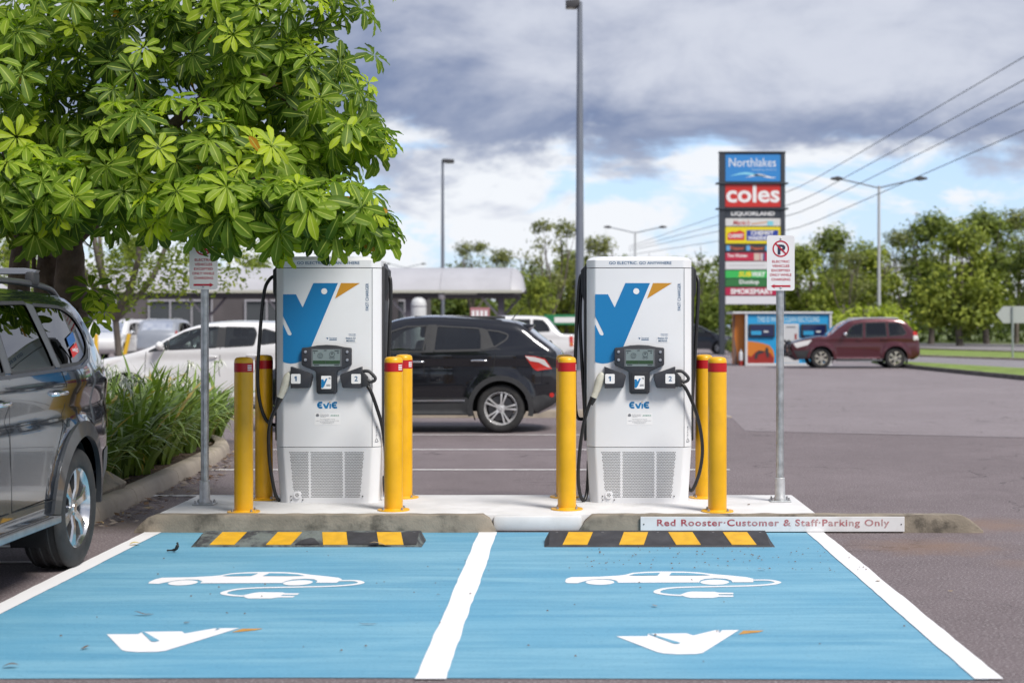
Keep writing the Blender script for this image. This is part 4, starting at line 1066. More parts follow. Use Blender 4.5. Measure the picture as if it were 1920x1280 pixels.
wins = [fillet([q(700, 659), q(712, 640), q(735, 621), q(760, 613), q(800, 611.5), q(793, 659.5)], .02), fillet([q(818, 611.5), q(898, 616), q(902, 630), q(902, 656), q(812.5, 658)], .03), fillet([q(911, 619), q(935, 622), q(953, 628), q(949, 637), q(925, 652)], .035)]
c.body(wins)
c.windows(wins, [GL_CLEAR, GL_DARK, GL_DARK])
c.patch([q(801, 609), q(818, 609), q(812, 660), q(794, 661)], 'pillar_trim', PL, .003); c.patch([q(899, 615), q(911, 618), q(924, 652), q(903, 657)], 'pillar_trim', PL, .003)
c.ribbon([q(690, 663), q(792, 661), q(905, 658), q(928, 654), q(1000, 662)], .012, 'belt_moulding', PL, .003)
c.ribbon([q(797, 610), q(794, 660), q(795, 700), q(797, 766)], .009, 'door_gap', GAP, .003)
c.ribbon([q(924, 652), q(928, 668), q(925, 690), q(912, 712), q(893, 735), q(884, 750)], .009, 'door_gap', GAP, .003)
c.ribbon([q(655, 668), q(650, 700), q(655, 765)], .009, 'door_gap', GAP, .003)
c.handle(*q(898, 677), CHR, .235); c.handle(*q(780, 679.5), CHR, .235)
arc = [(c.wx[1] + (c.ar+.055)*math.cos(R(a)), c.wr + (c.ar+.055)*math.sin(R(a))) for a in range(-12, 198, 8)]
for xw in c.wx:
    c.ribbon([(xw + (c.ar+.03)*math.cos(R(a)), c.wr + (c.ar+.03)*math.sin(R(a))) for a in range(-14, 200, 8)], .075, 'arch_cladding', PL, .012, thick=.02)
c.patch([q(655, 745), q(873, 745), q(884, 752), q(882, 777), q(655, 777)], 'sill_cladding', PL, .008)
c.ribbon([q(660, 752), q(871, 751)], .028, 'sill_strip', CHR, .014)
c.patch([q(984, 746), q(1010, 742), q(1044, 736), q(1041, 756), q(1006, 775), q(1001, 768)], 'bumper_cladding', PL, .008)
c.patch(fillet([q(983, 667), q(1000, 668), q(1022, 673), q(1033, 690), q(1035, 692), q(1006, 696), q(998, 690)], .02), 'tail_lamp', LR, .010)
c.patch(fillet([q(984, 668), q(1002, 670), q(1020, 675), q(1031, 690), q(1024, 688), q(1010, 680), q(993, 677)], .01), 'tail_lamp_clear', LCL, .013)
c.patch(circ(*q(1034, 741), .035, 12), 'reflector', LR, .012)
mb = MB(); mb.prism([q(973, 608), q(999, 608.5), q(999, 612), q(982, 620), q(972, 616)], -.60, .60, bev=.008); mb.build('spoiler', BLK, c.root, smooth=40)
p = q(952, 603); MB().tube([(p[0]+.0, .0, p[1]), (p[0]+.05, 0, p[1]+.06), (p[0]+.2, 0, p[1]+.22)], [.012, .008, .004], 6).build('antenna', PL, c.root)
p = q(1032, 656); MB().tube([(p[0]-.02, -.2, p[1]-.03), (p[0]+.05, 0, p[1]+.03), (p[0]-.02, .25, p[1]+.12)], .012, 6).build('rear_wiper', PL, c.root)
for yy in (-.50, .50): c.box('roof_bar', PL, (2.2, 3.5, yy-.015, yy+.015, 1.66, 1.70), .01)
mb = MB(); text(mb, '+2', *(q(1030, 0)[0], q(1037, 0)[0]), q(0, 704)[1], q(0, 699)[1], -.8); mb.build('badge', CHR, c.root)
c.wheels(.235, 5, style='twin', width=.225); c.mirror(*q(705, 655), BLK)
c.box('bumper_bar', PL, (.03, .12, -.7, .7, .32, .5), .03); c.box('number_plate', PLATE, (4.42, 4.44, -.19, .19, .83, .94), .004)

# ---- grey SUV at the near left, nose towards the camera
def ns(x, z): return (x, z)
top = [(.20, .34, 'b'), (.06, .46, 'b'), (.0, .68, 'b'), (.03, .92, 'b'), (.14, 1.05, 'b'), (.55, 1.14, 'b'), (1.22, 1.21, 'w'), (1.60, 1.47, 'w'), (1.98, 1.68, 'r'), (2.3, 1.755, 'r'), (2.8, 1.79, 'r'), (3.4, 1.785, 'r'), (3.9, 1.765, 'r'), (4.20, 1.715, 'g'), (4.42, 1.53, 'g'), (4.63, 1.27, 'b'), (4.73, 1.12, 'b'), (4.76, .95, 'b'), (4.785, .72, 'b'), (4.76, .54, 'b'), (4.62, .42, 'b')]
GRY = paint('grey_paint', (.070, .084, .108), .9, .11)
XRAX = 3.73
c = Car('grey_suv', 'shiny dark grey SUV cut off beside the blue bay', 'car', dict(L=4.785, hw=.915, zb=1.28, tm=.36, tr=.15, top=top, sill=.40, wx=[.93, XRAX], wr=.388, ar=.47, seats=[2.1, 3.0], flare=.035, mg=GL_DARK, mw=GL_MID, win=-.035, crease=1.6), (-3.185 - .915, 10.07 - XRAX, .002), R(90), GRY, res=.035)
wins = [fillet([(1.50, 1.30), (1.78, 1.50), (2.02, 1.655), (2.42, 1.70), (2.40, 1.295)], .03), fillet([(2.50, 1.295), (2.52, 1.70), (3.10, 1.71), (3.20, 1.55), (3.26, 1.31)], .03), fillet([(3.36, 1.315), (3.30, 1.50), (3.22, 1.70), (3.75, 1.69), (3.98, 1.63), (4.10, 1.52), (4.10, 1.44), (4.0, 1.37), (3.80, 1.325)], [.02, .02, .03, .1, .08, .06, .06, .08, .08])]
c.body(wins); c.windows(wins, [GL_FILM, GL_FILM, GL_FILM])
c.patch(fillet([(4.13, 1.60), (4.22, 1.60), (4.38, 1.47), (4.30, 1.42), (4.17, 1.46)], .03), 'rear_quarter_glass', GL_DARK, .003)
c.ribbon([(1.42, 1.275), (2.4, 1.278), (3.3, 1.293), (3.80, 1.30), (4.02, 1.345), (4.14, 1.42), (4.15, 1.52), (4.05, 1.62)], .022, 'window_moulding', M('moulding_grey', (.10, .10, .11), .25, .8), .006)
c.patch([(3.10, 1.71), (3.22, 1.70), (3.36, 1.31), (3.27, 1.31)], 'pillar_trim', PLG, .003); c.patch([(2.41, 1.70), (2.52, 1.70), (2.50, 1.30), (2.40, 1.30)], 'pillar_trim', PLG, .003)
c.ribbon([(2.455, 1.28), (2.45, 1.1), (2.47, .8), (2.52, .50)], .008, 'door_gap', GAP, .002)
c.ribbon([(3.36, 1.29), (3.42, 1.20), (3.44, 1.05), (3.38, .93), (3.28, .80), (3.22, .62), (3.20, .50)], .008, 'door_gap', GAP, .002)
c.ribbon([(1.40, 1.26), (1.38, 1.0), (1.42, .6)], .008, 'door_gap', GAP, .002)
c.ribbon([(4.25, 1.05), (4.50, 1.0), (4.70, .98)], .007, 'door_gap', GAP, .002)
c.ribbon([(2.47, .50), (1.42, .50)], .008, 'door_gap', GAP, .002); c.ribbon([(2.52, .50), (3.2, .50)], .008, 'door_gap', GAP, .002)
c.handle(3.27, 1.145, CHR, .21); c.handle(2.30, 1.125, CHR, .21)
for xw in c.wx:
    c.ribbon([(xw + (c.ar+.045)*math.cos(R(a)), c.wr + (c.ar+.045)*math.sin(R(a))) for a in range(-2, 183, 6)], .10, 'arch_flare', M('flare_grey', (.055, .060, .068), .32, .4, coat=.4), .020, thick=.035)
c.patch(fillet([(4.50, 1.20), (4.64, 1.20), (4.70, 1.09), (4.735, .95), (4.715, .85), (4.64, .84), (4.66, .98), (4.60, 1.08)], .02), 'tail_lamp', LR, .008)
c.patch(fillet([(4.46, .70), (4.70, .72), (4.71, .56), (4.46, .50)], .03), 'bumper_panel', PLG, .006)
for sd in (-1, 1):
    mb = MB(); mb.prism([(1.52, sd*.80), (3.10, sd*.80), (3.16, sd*.93), (3.14, sd*.985), (1.50, sd*.985), (1.46, sd*.93)], .365, .405, plane='XY', bev=.008); sb = mb.build('side_step', M('step_alloy', (.34, .35, .37), .4, .8, var=.1, vscale=20), c.root, smooth=30)
    for k in range(5):
        MB().bbox(1.60, 3.06, sd*(.84+.03*k)-.006, sd*(.84+.03*k)+.006, .404, .409, .002).build('step_rib', PL, sb)
    rail = cr([(1.95, sd*.625, 1.70), (2.05, sd*.635, 1.80), (2.4, sd*.64, 1.835), (3.3, sd*.64, 1.845), (3.9, sd*.635, 1.82), (4.12, sd*.625, 1.765), (4.2, sd*.62, 1.72)], 5); MB().tube(rail, .021, 8).build('roof_rail', M('rail_grey', (.13, .135, .145), .35, .7), c.root, smooth=60)
for x in (2.45, 3.62):
    mb = MB(); mb.prism([(-.66, 1.90), (.66, 1.90), (.68, 1.925), (.60, 1.94), (-.60, 1.94), (-.68, 1.925)], x-.035, x+.035, plane='YZ' if False else 'XZ', bev=.004)
    mb.v = [(y, x_, z) for x_, y, z in mb.v]; o = mb.build('roof_rack_bar', M('rack_alloy', (.35, .36, .38), .35, .8), c.root)
    for sd in (-1, 1): MB().bbox(x-.06, x+.06, sd*.64-.03, sd*.64+.03, 1.83, 1.915, .015).build('rack_foot', PL, o, smooth=40)
c.wheels(.250, 6, style='wide', width=.262, rimmat=M('suv_alloy', (.60, .60, .62), .2, .95)); c.mirror(1.62, 1.30, GRY)
qv = lambda x, z: float(c.w(np.array([[x, z]]))[0])
st = c.patch([(3.66, 1.36), (3.84, 1.40), (3.84, 1.46), (3.66, 1.42)], 'window_sticker', M('sticker_red', (.42, .02, .02), .5), .003, both=False)[0]
mb = MB(); text(mb, 'velo', 3.69, 3.81, 1.395, 1.435, -(qv(3.75, 1.41)+.006), bold=.02); mb.build('sticker_text', LWHT, st)
c.patch([(3.66, 1.43), (3.84, 1.47), (3.84, 1.53), (3.66, 1.49)], 'window_sticker', M('sticker_blue', (.02, .09, .26), .5), .003, both=False)
c.patch([(.04, .80), (.25, .92), (.55, 1.0), (.30, .84)], 'head_lamp', LCL, .006); c.box('grille', PL, (-.10, -.06, -.5, .5, .6, .9), .02); c.box('number_plate', PLATE, (4.885, 4.90, -.19, .19, .80, .91), .004)

# ---- maroon four wheel drive
def pz(a, b): return ((a-392)/179.3, (460-b)/179.3)
def prado_top(s=1.0): return [(*pz(a, b), t) for a, b, t in ((470, 405, 'b'), (436, 372, 'b'), (428, 330, 'b'), (436, 300, 'b'), (480, 284, 'b'), (540, 268, 'b'), (610, 255, 'b'), (672, 250, 'w'), (735, 200, 'w'), (792, 163, 'r'), (830, 151, 'r'), (900, 144, 'r'), (1020, 141, 'r'), (1110, 146, 'r'), (1165, 160, 'g'), (1195, 190, 'g'), (1224, 226, 'b'), (1246, 258, 'b'), (1254, 320, 'b'), (1256, 372, 'b'), (1225, 398, 'b'))]
PW = [fillet([pz(772, 260), pz(800, 205), pz(830, 182), pz(888, 168), pz(885, 262)], .03), fillet([pz(905, 168), pz(1034, 165), pz(1041, 255), pz(903, 261)], .03), fillet([pz(1050, 166), pz(1128, 170), pz(1168, 233), pz(1150, 246), pz(1056, 254)], .05)]
def prado(name, label, loc, rz, pm, glass, front=True, group=None, res=.06):
    c = Car(name, label, 'car', dict(L=4.82, hw=.92, zb=1.16, tm=.20, top=prado_top(), sill=.36, wx=[pz(620, 0)[0], pz(1097, 0)[0]], wr=.365, ar=.44, seats=[2.25, 3.1], flare=.035, mg=GL_DARK, mw=GL_MID), loc, rz, pm, group, res)
    c.body(PW); c.windows(PW, glass)
    c.ribbon([pz(895, 165), pz(893, 330), pz(900, 400)], .01, 'door_gap', GAP, .003); c.ribbon([pz(1044, 165), pz(1042, 270), pz(1018, 330), pz(1002, 400)], .01, 'door_gap', GAP, .003); c.ribbon([pz(745, 262), pz(706, 300), pz(706, 400)], .01, 'door_gap', GAP, .003)
    c.patch([pz(1212, 222), pz(1238, 222), pz(1243, 248), pz(1212, 248)], 'tail_lamp', LR, .012); c.patch([pz(1212, 249), pz(1244, 249), pz(1248, 282), pz(1214, 280)], 'reversing_lamp', LCL, .012)
    c.handle(*pz(862, 276), pm, .2); c.handle(*pz(1020, 270), pm, .2); c.mirror(*pz(772, 252), CHR)
    c.patch(fillet([pz(440, 300), pz(500, 285), pz(560, 274), pz(535, 308), pz(460, 330)], .03), 'head_lamp', LCL, .008)
    for sd in (-1, 1): c.box('side_step', PLG, (pz(715, 0)[0], pz(1010, 0)[0], *sorted((sd*.78, sd*.97)), .26, .31), .012); c.box('mud_flap', PL, (pz(1170, 0)[0], pz(1176, 0)[0], *sorted((sd*.70, sd*.90)), .18, .5), .004)
    for yy in (-.56, .56): MB().tube(cr([(pz(830, 0)[0], yy, 1.74), (pz(860, 0)[0], yy, 1.80), (pz(1090, 0)[0], yy, 1.81), (pz(1130, 0)[0], yy, 1.75)], 4), .02, 6).build('roof_rail', ALLOY, c.root)
    for xw in c.wx: c.ribbon([(xw + (c.ar+.04)*math.cos(R(a)), c.wr + (c.ar+.04)*math.sin(R(a))) for a in range(-4, 185, 9)], .085, 'arch_flare', pm, .022, thick=.03)
    c.wheels(.225, 6, style='wide', width=.25, rimmat=M('pale_alloy', (.55, .52, .45), .3, .7))
    return c
MAR = paint('maroon_paint', (.072, .006, .014), .35, .28)
c = prado('maroon_suv', 'maroon four wheel drive with a black bull bar beside the blue kiosk', (Xat(1474, 55.5), 55.5 + .92, .004), 0, MAR, [GL_MID, GL_DARK, GL_DARK])
c.ribbon([pz(560, 390), pz(520, 350), pz(540, 340)], .02, 'bumper_gap', PL, .006); c.patch([pz(440, 345), pz(560, 345), pz(545, 392), pz(470, 398)], 'bumper_cladding', PL, .01)
bb = MB()
for yy in (-.55, .55):
    bb.tube(cr([(pz(470, 390)[0], yy, .42), (pz(410, 385)[0], yy, .45), (.03, yy, .70), (.06, yy, .92), (.18, yy, 1.0)], 5), .035, 8)
    bb.tube(cr([(.20, yy*1.45, .50), (.10, yy*1.5, .75), (.18, yy*1.45, .95), (.1, yy, .92)], 5), .03, 8)
for z, x in ((.95, .10), (.72, .03), (.52, .08)): bb.tube([(x, -.8, z), (x-.04, 0, z), (x, .8, z)], .035, 8)
bb.build('bull_bar', PL, c.root, smooth=60)
for yy in (-.3, .3): MB().lathe([(.0, -.02), (.09, 0), (.09, .06), (.05, .1)], (-.04, yy, .85), 14, axis='X').build('driving_lamp', LCL, c.root, smooth=40)

# ---- white hatchback behind the lilies
def wz(a, b): return ((a-44)/457, (1332-b)/457)
top = [(.16, .25, 'b'), (.03, .42, 'b'), (.0, .66, 'b'), (.10, .82, 'b'), (.33, .92, 'b'), (*wz(331, 885), 'b'), (*wz(480, 847), 'b'), (*wz(620, 800), 'w'), (*wz(760, 725), 'w'), (*wz(900, 655), 'w'), (*wz(1020, 620), 'r'), (*wz(1120, 604), 'r'), (*wz(1300, 594), 'r'), (*wz(1640, 600), 'r'), (4.0, 1.555, 'g'), (4.5, 1.34, 'g'), (4.72, 1.2, 'b'), (4.80, 1.0, 'b'), (4.82, .7, 'b'), (4.80, .4, 'b'), (4.62, .27, 'b')]
WHT = paint('white_paint_car', (.66, .66, .67), .0, .3)
WW = [fillet([wz(612, 836), wz(700, 790), wz(765, 745), wz(770, 820)], .01), fillet([wz(775, 822), wz(775, 740), wz(900, 676), wz(1000, 648), wz(1100, 634), wz(1185, 632), wz(1175, 803)], .03), fillet([wz(1240, 634), wz(1480, 640), wz(1500, 690), wz(1480, 785), wz(1235, 800)], .03), fillet([wz(1545, 645), wz(1700, 690), wz(1760, 730), wz(1700, 760), wz(1530, 780)], .05)]
def hatch(name, label, loc, rz, pm, glass, group=None, res=.06):
    c = Car(name, label, 'car', dict(L=4.82, hw=.89, zb=1.16, tm=.34, top=top, sill=.27, wx=[.86, 3.72], wr=.33, ar=.385, seats=[2.35, 3.25], flare=.015, mw=GL_CLEAR, mg=GL_DARK), loc, rz, pm, group, res)
    c.body(WW); c.windows(WW, [glass[0], glass[0], glass[1], glass[1]])
    c.patch([wz(1185, 634), wz(1240, 634), wz(1235, 800), wz(1175, 803)], 'pillar_trim', PL, .003)
    c.ribbon([wz(1205, 800), wz(1195, 1000), wz(1215, 1200)], .009, 'door_gap', GAP, .003); c.ribbon([wz(590, 840), wz(580, 1000), wz(600, 1200)], .009, 'door_gap', GAP, .003); c.ribbon([wz(1530, 785), wz(1550, 900), wz(1480, 1010)], .009, 'door_gap', GAP, .003)
    c.handle(*wz(1130, 880), pm, .2); c.handle(*wz(1470, 870), pm, .2); c.mirror(*wz(725, 815), pm); c.wheels(.21, 5, style='twin', width=.21)
    c.patch(fillet([(.10, .72), (.55, .93), (.75, .94), (.40, .74)], .03), 'head_lamp', LCL, .006); c.patch(fillet([(4.45, 1.18), (4.70, 1.15), (4.76, .98), (4.60, .95)], .03), 'tail_lamp', LR, .006)
    return c
hatch('white_hatchback', 'white hatchback parked behind the flowering lilies', (Xat(150, 28), 28 + .89, .004), 0, WHT, [GL_CLEAR, GL_MID], res=.05)

# ---- white utility behind the black hatchback
top_ute = [(.18, .40, 'b'), (.02, .55, 'b'), (.0, .85, 'b'), (.06, 1.05, 'b'), (.5, 1.14, 'b'), (1.25, 1.22, 'w'), (1.65, 1.55, 'w'), (2.0, 1.80, 'r'), (2.4, 1.88, 'r'), (3.2, 1.89, 'r'), (3.8, 1.87, 'r'), (4.12, 1.80, 'g'), (4.40, 1.48, 'g'), (4.60, 1.26, 'b'), (4.72, 1.19, 'b'), (5.0, 1.17, 'b'), (5.17, 1.15, 'b'), (5.2, .95, 'b'), (5.2, .62, 'b'), (5.05, .50, 'b')]
c = Car('white_utility', 'white utility seen over the tail of the black hatchback', 'car', dict(L=5.2, hw=.92, zb=1.25, tm=.3, top=top_ute, sill=.42, wx=[.95, 4.05], wr=.38, ar=.46, seats=[2.3, 3.1], flare=.03, mg=GL_DARK), (Xat(1076, 60) - 5.2, 60.9, .004), 0, WHT, res=.07)
UW = [fillet([(1.55, 1.28), (1.9, 1.55), (2.15, 1.73), (2.7, 1.77), (2.7, 1.28)], .03), fillet([(2.82, 1.28), (2.82, 1.77), (3.5, 1.77), (3.5, 1.28)], .03), fillet([(3.62, 1.28), (3.62, 1.77), (4.0, 1.74), (4.22, 1.5), (4.28, 1.30)], .05)]
c.body(UW); c.windows(UW, [GL_MID, GL_DARK, GL_DARK]); c.wheels(.21, 6, width=.25)
c.patch(fillet([(5.02, 1.12), (5.17, 1.12), (5.18, .72), (5.04, .72)], .02), 'tail_lamp', LR, .01); c.patch([(5.05, .86), (5.16, .86), (5.16, .76), (5.05, .76)], 'reversing_lamp', LAM, .013)
c.ribbon([(2.76, 1.8), (2.76, .5)], .01, 'door_gap', GAP, .003); c.ribbon([(3.56, 1.8), (3.56, .5)], .01, 'door_gap', GAP, .003); c.handle(3.4, 1.1, CHR); c.mirror(1.75, 1.3, CHR)

# ---- far cars
hatch('dark_sedan', 'dark car parked behind the leg of the tall sign', (Xat(1379, 82), 82 + .89, .004), R(180), paint('slate_paint', (.045, .05, .065), .4, .3), [GL_CLEAR, GL_MID], res=.10)
SILV = paint('silver_paint', (.40, .42, .45), .7, .3)
prado('silver_suv', 'silver SUV showing its dark rear window under the shelter', (Xat(292, 66), 70.8, .004), R(-90), SILV, [GL_DARK]*3, res=.10)
prado('white_suv', 'white four wheel drive beside the shelter column with a yellow bollard', (Xat(243, 72), 76.8, .004), R(-90), WHT, [GL_DARK]*3, res=.10)
prado('white_suv', 'white four wheel drive half hidden by low leaves behind the grey SUV', (Xat(178, 68), 68.0, .004), R(90), WHT, [GL_DARK]*3, res=.10)
c = prado('blue_wagon', 'car whose roof rack shows just above the black hatchback', (Xat(838, 64), 69.0, .004), R(-90), paint('pale_blue_paint', (.30, .36, .48), .5, .3), [GL_MID]*3, res=.10)
mb = MB()
for k in range(5): mb.bbox(3.0-k*.42, 3.06-k*.42, -.68, .68, 1.90, 1.94, .01)
for yy in (-.66, .66): mb.bbox(1.2, 3.2, yy-.02, yy+.02, 1.84, 1.93, .01)
mb.build('roof_rack', PL, c.root)

# ------------------------------------------------------------------ shelter and shop
DS = 88.0
ROOFM = M('roof_sheet', (.38, .38, .41), .5, var=.06, vscale=.8)
COLM = M('column_mauve', (.11, .10, .125), .6, var=.1)
DKM = M('dark_fascia', (.055, .05, .055), .7)
root = empty('walkway_shelter', (0, DS, 0), 'long grey curved-roof shelter behind the parked cars', 'shelter')
xr, xl = Xat(985, DS), -52.0
zt, zb_ = Zat(502, DS), Zat(549, DS)
N = 34
prof = [(-2.6, zb_), (-2.55, zb_+.18), (-2.0, zb_+.75), (-1.2, zb_+1.18), (0, zt), (1.2, zb_+1.25), (2.4, zb_+.6), (2.6, zb_)]
def shell(x0, x1, kx, name, mat):
    mb = MB(); vs = []
    nx = 10
    for i in range(nx+1):
        t = i/nx; x = x0 + (x1-x0)*t
        for y, z in prof: vs.append((x, y, z))
    n = len(prof)
    mb.add(vs, [(i*n+j, (i+1)*n+j, (i+1)*n+j+1, i*n+j+1) for i in range(nx) for j in range(n-1)]); return mb
xe = xr - .75
w_ = 3.9; x = xe; k = 0
while x > xl:
    mb = shell(x - w_ + .012, x, 0, 'roof_panel', ROOFM); mb.build('roof_panel', ROOFM, root, smooth=50); x -= w_
# curved hip end
mb = MB(); vs = []
for i in range(7):
    t = i/6; s = math.sqrt(max(0, 1 - t*t))
    for y, z in prof: vs.append((xe + .012 + .75*t, y*(1-.10*t), zb_ + (z - zb_)*(.12 + .88*s)))
n = len(prof); mb.add(vs, [(i*n+j, (i+1)*n+j, (i+1)*n+j+1, i*n+j+1) for i in range(6) for j in range(n-1)]); mb.build('roof_end', ROOFM, root, smooth=50)
MB().box(xl, xr-.3, -2.45, 2.4, zb_-.30, zb_-.03).build('ceiling', DKM, root)
MB().box(xl, xr-.1, -2.66, -2.60, zb_-.05, zb_+.10).build('gutter', M('gutter_cream', (.42, .42, .36), .6), root)
for px in (213, 402, 545, 772, 942):
    X = Xat(px, DS); s = .17
    o = MB().bbox(X-s, X+s, -1.9, -1.56, 0, zb_-.28, .02).build('column', COLM, root)
    MB().bbox(X-.3, X+.3, -2.03, -1.43, 0, .5, .03).build('column_base', COLM, o)
    for sd in (-1, 1): MB().tube([(X+sd*.1, -1.73, zb_-1.35), (X+sd*1.05, -1.73, zb_-.3)], .07, 6).build('brace', COLM if sd > 0 else M('brace_white', (.42, .40, .42), .6), o)
for px in (610, 870):
    MB().bbox(Xat(px, DS)-.9, Xat(px, DS)+.9, -2.5, -2.40, zb_-.14, zb_-.035, .02).build('strip_light', M('strip_cover', (.55, .55, .45), .5), root)
MB().lathe([(.0, 0), (.2, .1), (.25, .3), (.12, .4)], (Xat(835, DS), -2.3, zb_-.45), 12).build('dome_camera', M('dome_white', (.6, .58, .6), .4), root, smooth=50)

DB = 101.0
root = empty('shop_building', (0, DB, 0), 'dark single-storey shop front under the shelter roof', 'building')
bx0, bx1 = -60.0, Xat(772, DB)
MB().box(bx0, bx1, 0, 14, 0, 4.6).build('wall', M('shop_wall', (.10, .09, .095), .8, var=.2, vscale=.3), root)
MB().box(bx0, bx1+.4, -.5, 14.3, 4.6, 4.95).build('roof', M('shop_roof', (.30, .30, .32), .7), root)
WFR = M('window_frame_grey', (.34, .34, .37), .5)
WGL = M('shop_glass', (.03, .035, .04), .08, spec=.8)
x = bx0 + 1
i = 0
while x < bx1 - 4.5:
    w = 4.2
    f = MB()
    for a, b, c, d in ((x, x+.1, 0, 3.2), (x+w-.1, x+w, 0, 3.2), (x+.1, x+w-.1, 3.08, 3.2), (x+.1, x+w-.1, 1.05, 1.15), (x+w/3, x+w/3+.09, 0, 3.08), (x+2*w/3, x+2*w/3+.09, 0, 3.08)): f.box(a, b, -.14, -.01, c, d)
    fo = f.build('window', WFR, root)
    for j in range(3): MB().box(x+.1+j*w/3, x+j*w/3+w/3-.02, -.06, -.03, .05, 3.06).build('pane', WGL, fo)
    x += 6.3; i += 1
MB().bbox(Xat(655, DB), Xat(735, DB), -.9, -.2, 0, 3.6, .02).build('pale_panel', M('panel_pale', (.42, .43, .44), .5, var=.06), root)
MB().bbox(Xat(738, DB), Xat(748, DB), -1.0, -.2, 0, 3.7, .02).build('panel_post', DKM, root)
o = empty('storage_tank', (Xat(785, 84), 84.0, 0), 'pale rounded cabinet at the end of the shop', 'cabinet')
MB().lathe([(.40, 0), (.42, .02), (.42, 2.7), (.36, 2.9), (.2, 3.02), (0, 3.05)], n=20).build('shell', M('tank_white', (.50, .51, .52), .5, var=.05), o, smooth=45)
MB().lathe([(.43, 2.52), (.44, 2.6)], n=20).build('lid_band', WFR, o)
o = empty('red_notice', (Xat(900, 80), 80.0, 0), 'small red and white notice board beyond the black hatchback roof', 'sign')
for dx in (-.35, .35): MB().cyl((dx, 0, 0), (dx, 0, 1.8), .04, n=8).build('leg', WFR, o)
pnl = MB().bbox(-.5, .5, -.03, .03, 1.75, 2.45, .01).build('panel', M('notice_red', (.36, .16, .18), .5), o)
for k in range(4): MB().box(-.42+.22*k, -.28+.22*k, -.036, -.032, 1.9, 2.3).build('panel_mark', LWHT, pnl)
o = empty('green_banner', (Xat(1062, 90), 90.0, 0), 'green and white banner beyond the white utility', 'sign')
for dx in (-1.2, 1.2): MB().cyl((dx, 0, 0), (dx, 0, 2.0), .05, n=8).build('leg', WFR, o)
pnl = MB().bbox(-1.3, 1.3, -.03, .03, 1.55, 2.15, .01).build('panel', M('banner_green', (.01, .18, .07), .5), o); MB().box(-.7, .7, -.036, -.032, 1.68, 2.0).build('panel_print', LWHT, pnl)
YB2 = M('far_bollard_yellow', (.62, .38, .02), .5)
for px, h in ((180, 34), (236, 27), (157, 30)):
    D = 62.0
    o = empty('bollard', (Xat(px, D), D, 0), {180: 'slim yellow bollard in front of the far white cars', 236: 'leaning yellow bollard beside the shelter column', 157: 'yellow bollard just past the rear of the grey SUV'}[px], 'bollard', 'yellow bollards by the shelter')
    tl = .14 if px == 236 else 0
    MB().tube([(-tl, 0, 0), (0, 0, .6), (tl*.9, 0, 1.2)], .085, 10).build('post', YB2, o, smooth=50); MB().lathe([(.14, 0), (.14, .02), (.09, .03)], (-tl, 0, 0), 12).build('flange', YB2, o)

# ------------------------------------------------------------------ light poles
PGAL = M('pole_grey', (.19, .21, .25), .5, .5, var=.1, vscale=.6)
PDK = M('lamp_head_dark', (.05, .05, .055), .5)
def car_park_pole(px, D, top_py, r0, label, side, heads=1, headlen=.75):
    H = Zat(top_py, D); o = empty('light_pole', (Xat(px, D), D, 0), label, 'light pole', 'tall car park light poles')
    MB().tube([(0, 0, 0), (0, 0, H*.5), (0, 0, H)], [r0, r0*.78, r0*.52], 14).build('pole', PGAL, o, smooth=50)
    MB().bbox(-.3, .3, -.3, .3, 0, .03, .008).build('base_plate', PGAL, o)
    MB().bbox(-.25, .25, -.25, .25, -.1, .0, .008).build('footing', CONC2, o)
    for a in (-1, 1):
        for b in (-1, 1): MB().cyl((a*.22, b*.22, .03), (a*.22, b*.22, .1), .02, n=6).build('bolt', BOLT, o)
    hd = MB().prism([(0, H-.12), (side*headlen*.3, H-.22), (side*headlen, H-.20), (side*headlen, H+.02), (side*headlen*.2, H+.06), (0, H+.05)][::1 if side > 0 else -1], -.22, .22, bev=.02).build('lamp_head', PDK, o, smooth=35)
    MB().box(*sorted((side*headlen*.35, side*headlen*.92)), -.16, .16, H-.225, H-.212).build('lamp_glass', M('lamp_lens', (.5, .5, .48), .2), hd)
car_park_pole(1087, 52.7, 4, .165, 'tall grey light pole rising beside the charger by the board', -1, headlen=.48)
car_park_pole(830, 103, 300, .15, 'light pole rising behind the shelter roof', 1, headlen=.75)
def twin(px, D, py, span_px, label):
    H = Zat(py, D); o = empty('street_lamp', (Xat(px, D), D, 0), label, 'street lamp', 'twin arm street lamps along the road')
    MB().tube([(0, 0, 0), (0, 0, H-.5), (0, 0, H)], [.13, .085, .07], 10).build('pole', M('street_pole', (.45, .46, .48), .5, .3), o, smooth=50)
    sp = span_px*D/FPX/2
    for sd in (-1, 1):
        MB().tube(cr([(0, 0, H-.15), (sd*sp*.45, 0, H+.18), (sd*sp*.8, 0, H+.42)], 4), .05, 8).build('arm', PGAL, o, smooth=50)
        MB().prism([(sd*sp*.76, H+.36), (sd*sp*.86, H+.32), (sd*sp, H+.40), (sd*sp, H+.50), (sd*sp*.86, H+.60), (sd*sp*.76, H+.50)][::sd], -.17, .17, bev=.02).build('lamp_head', PDK, o)
twin(1648, 100, 348, 180, 'twin arm street lamp against the trees past the tall sign')
twin(1191, 157, 434, 118, 'twin arm street lamp above the charger by the board')
twin(761, 240, 500, 76, 'faint distant twin arm street lamp above the shelter roof')

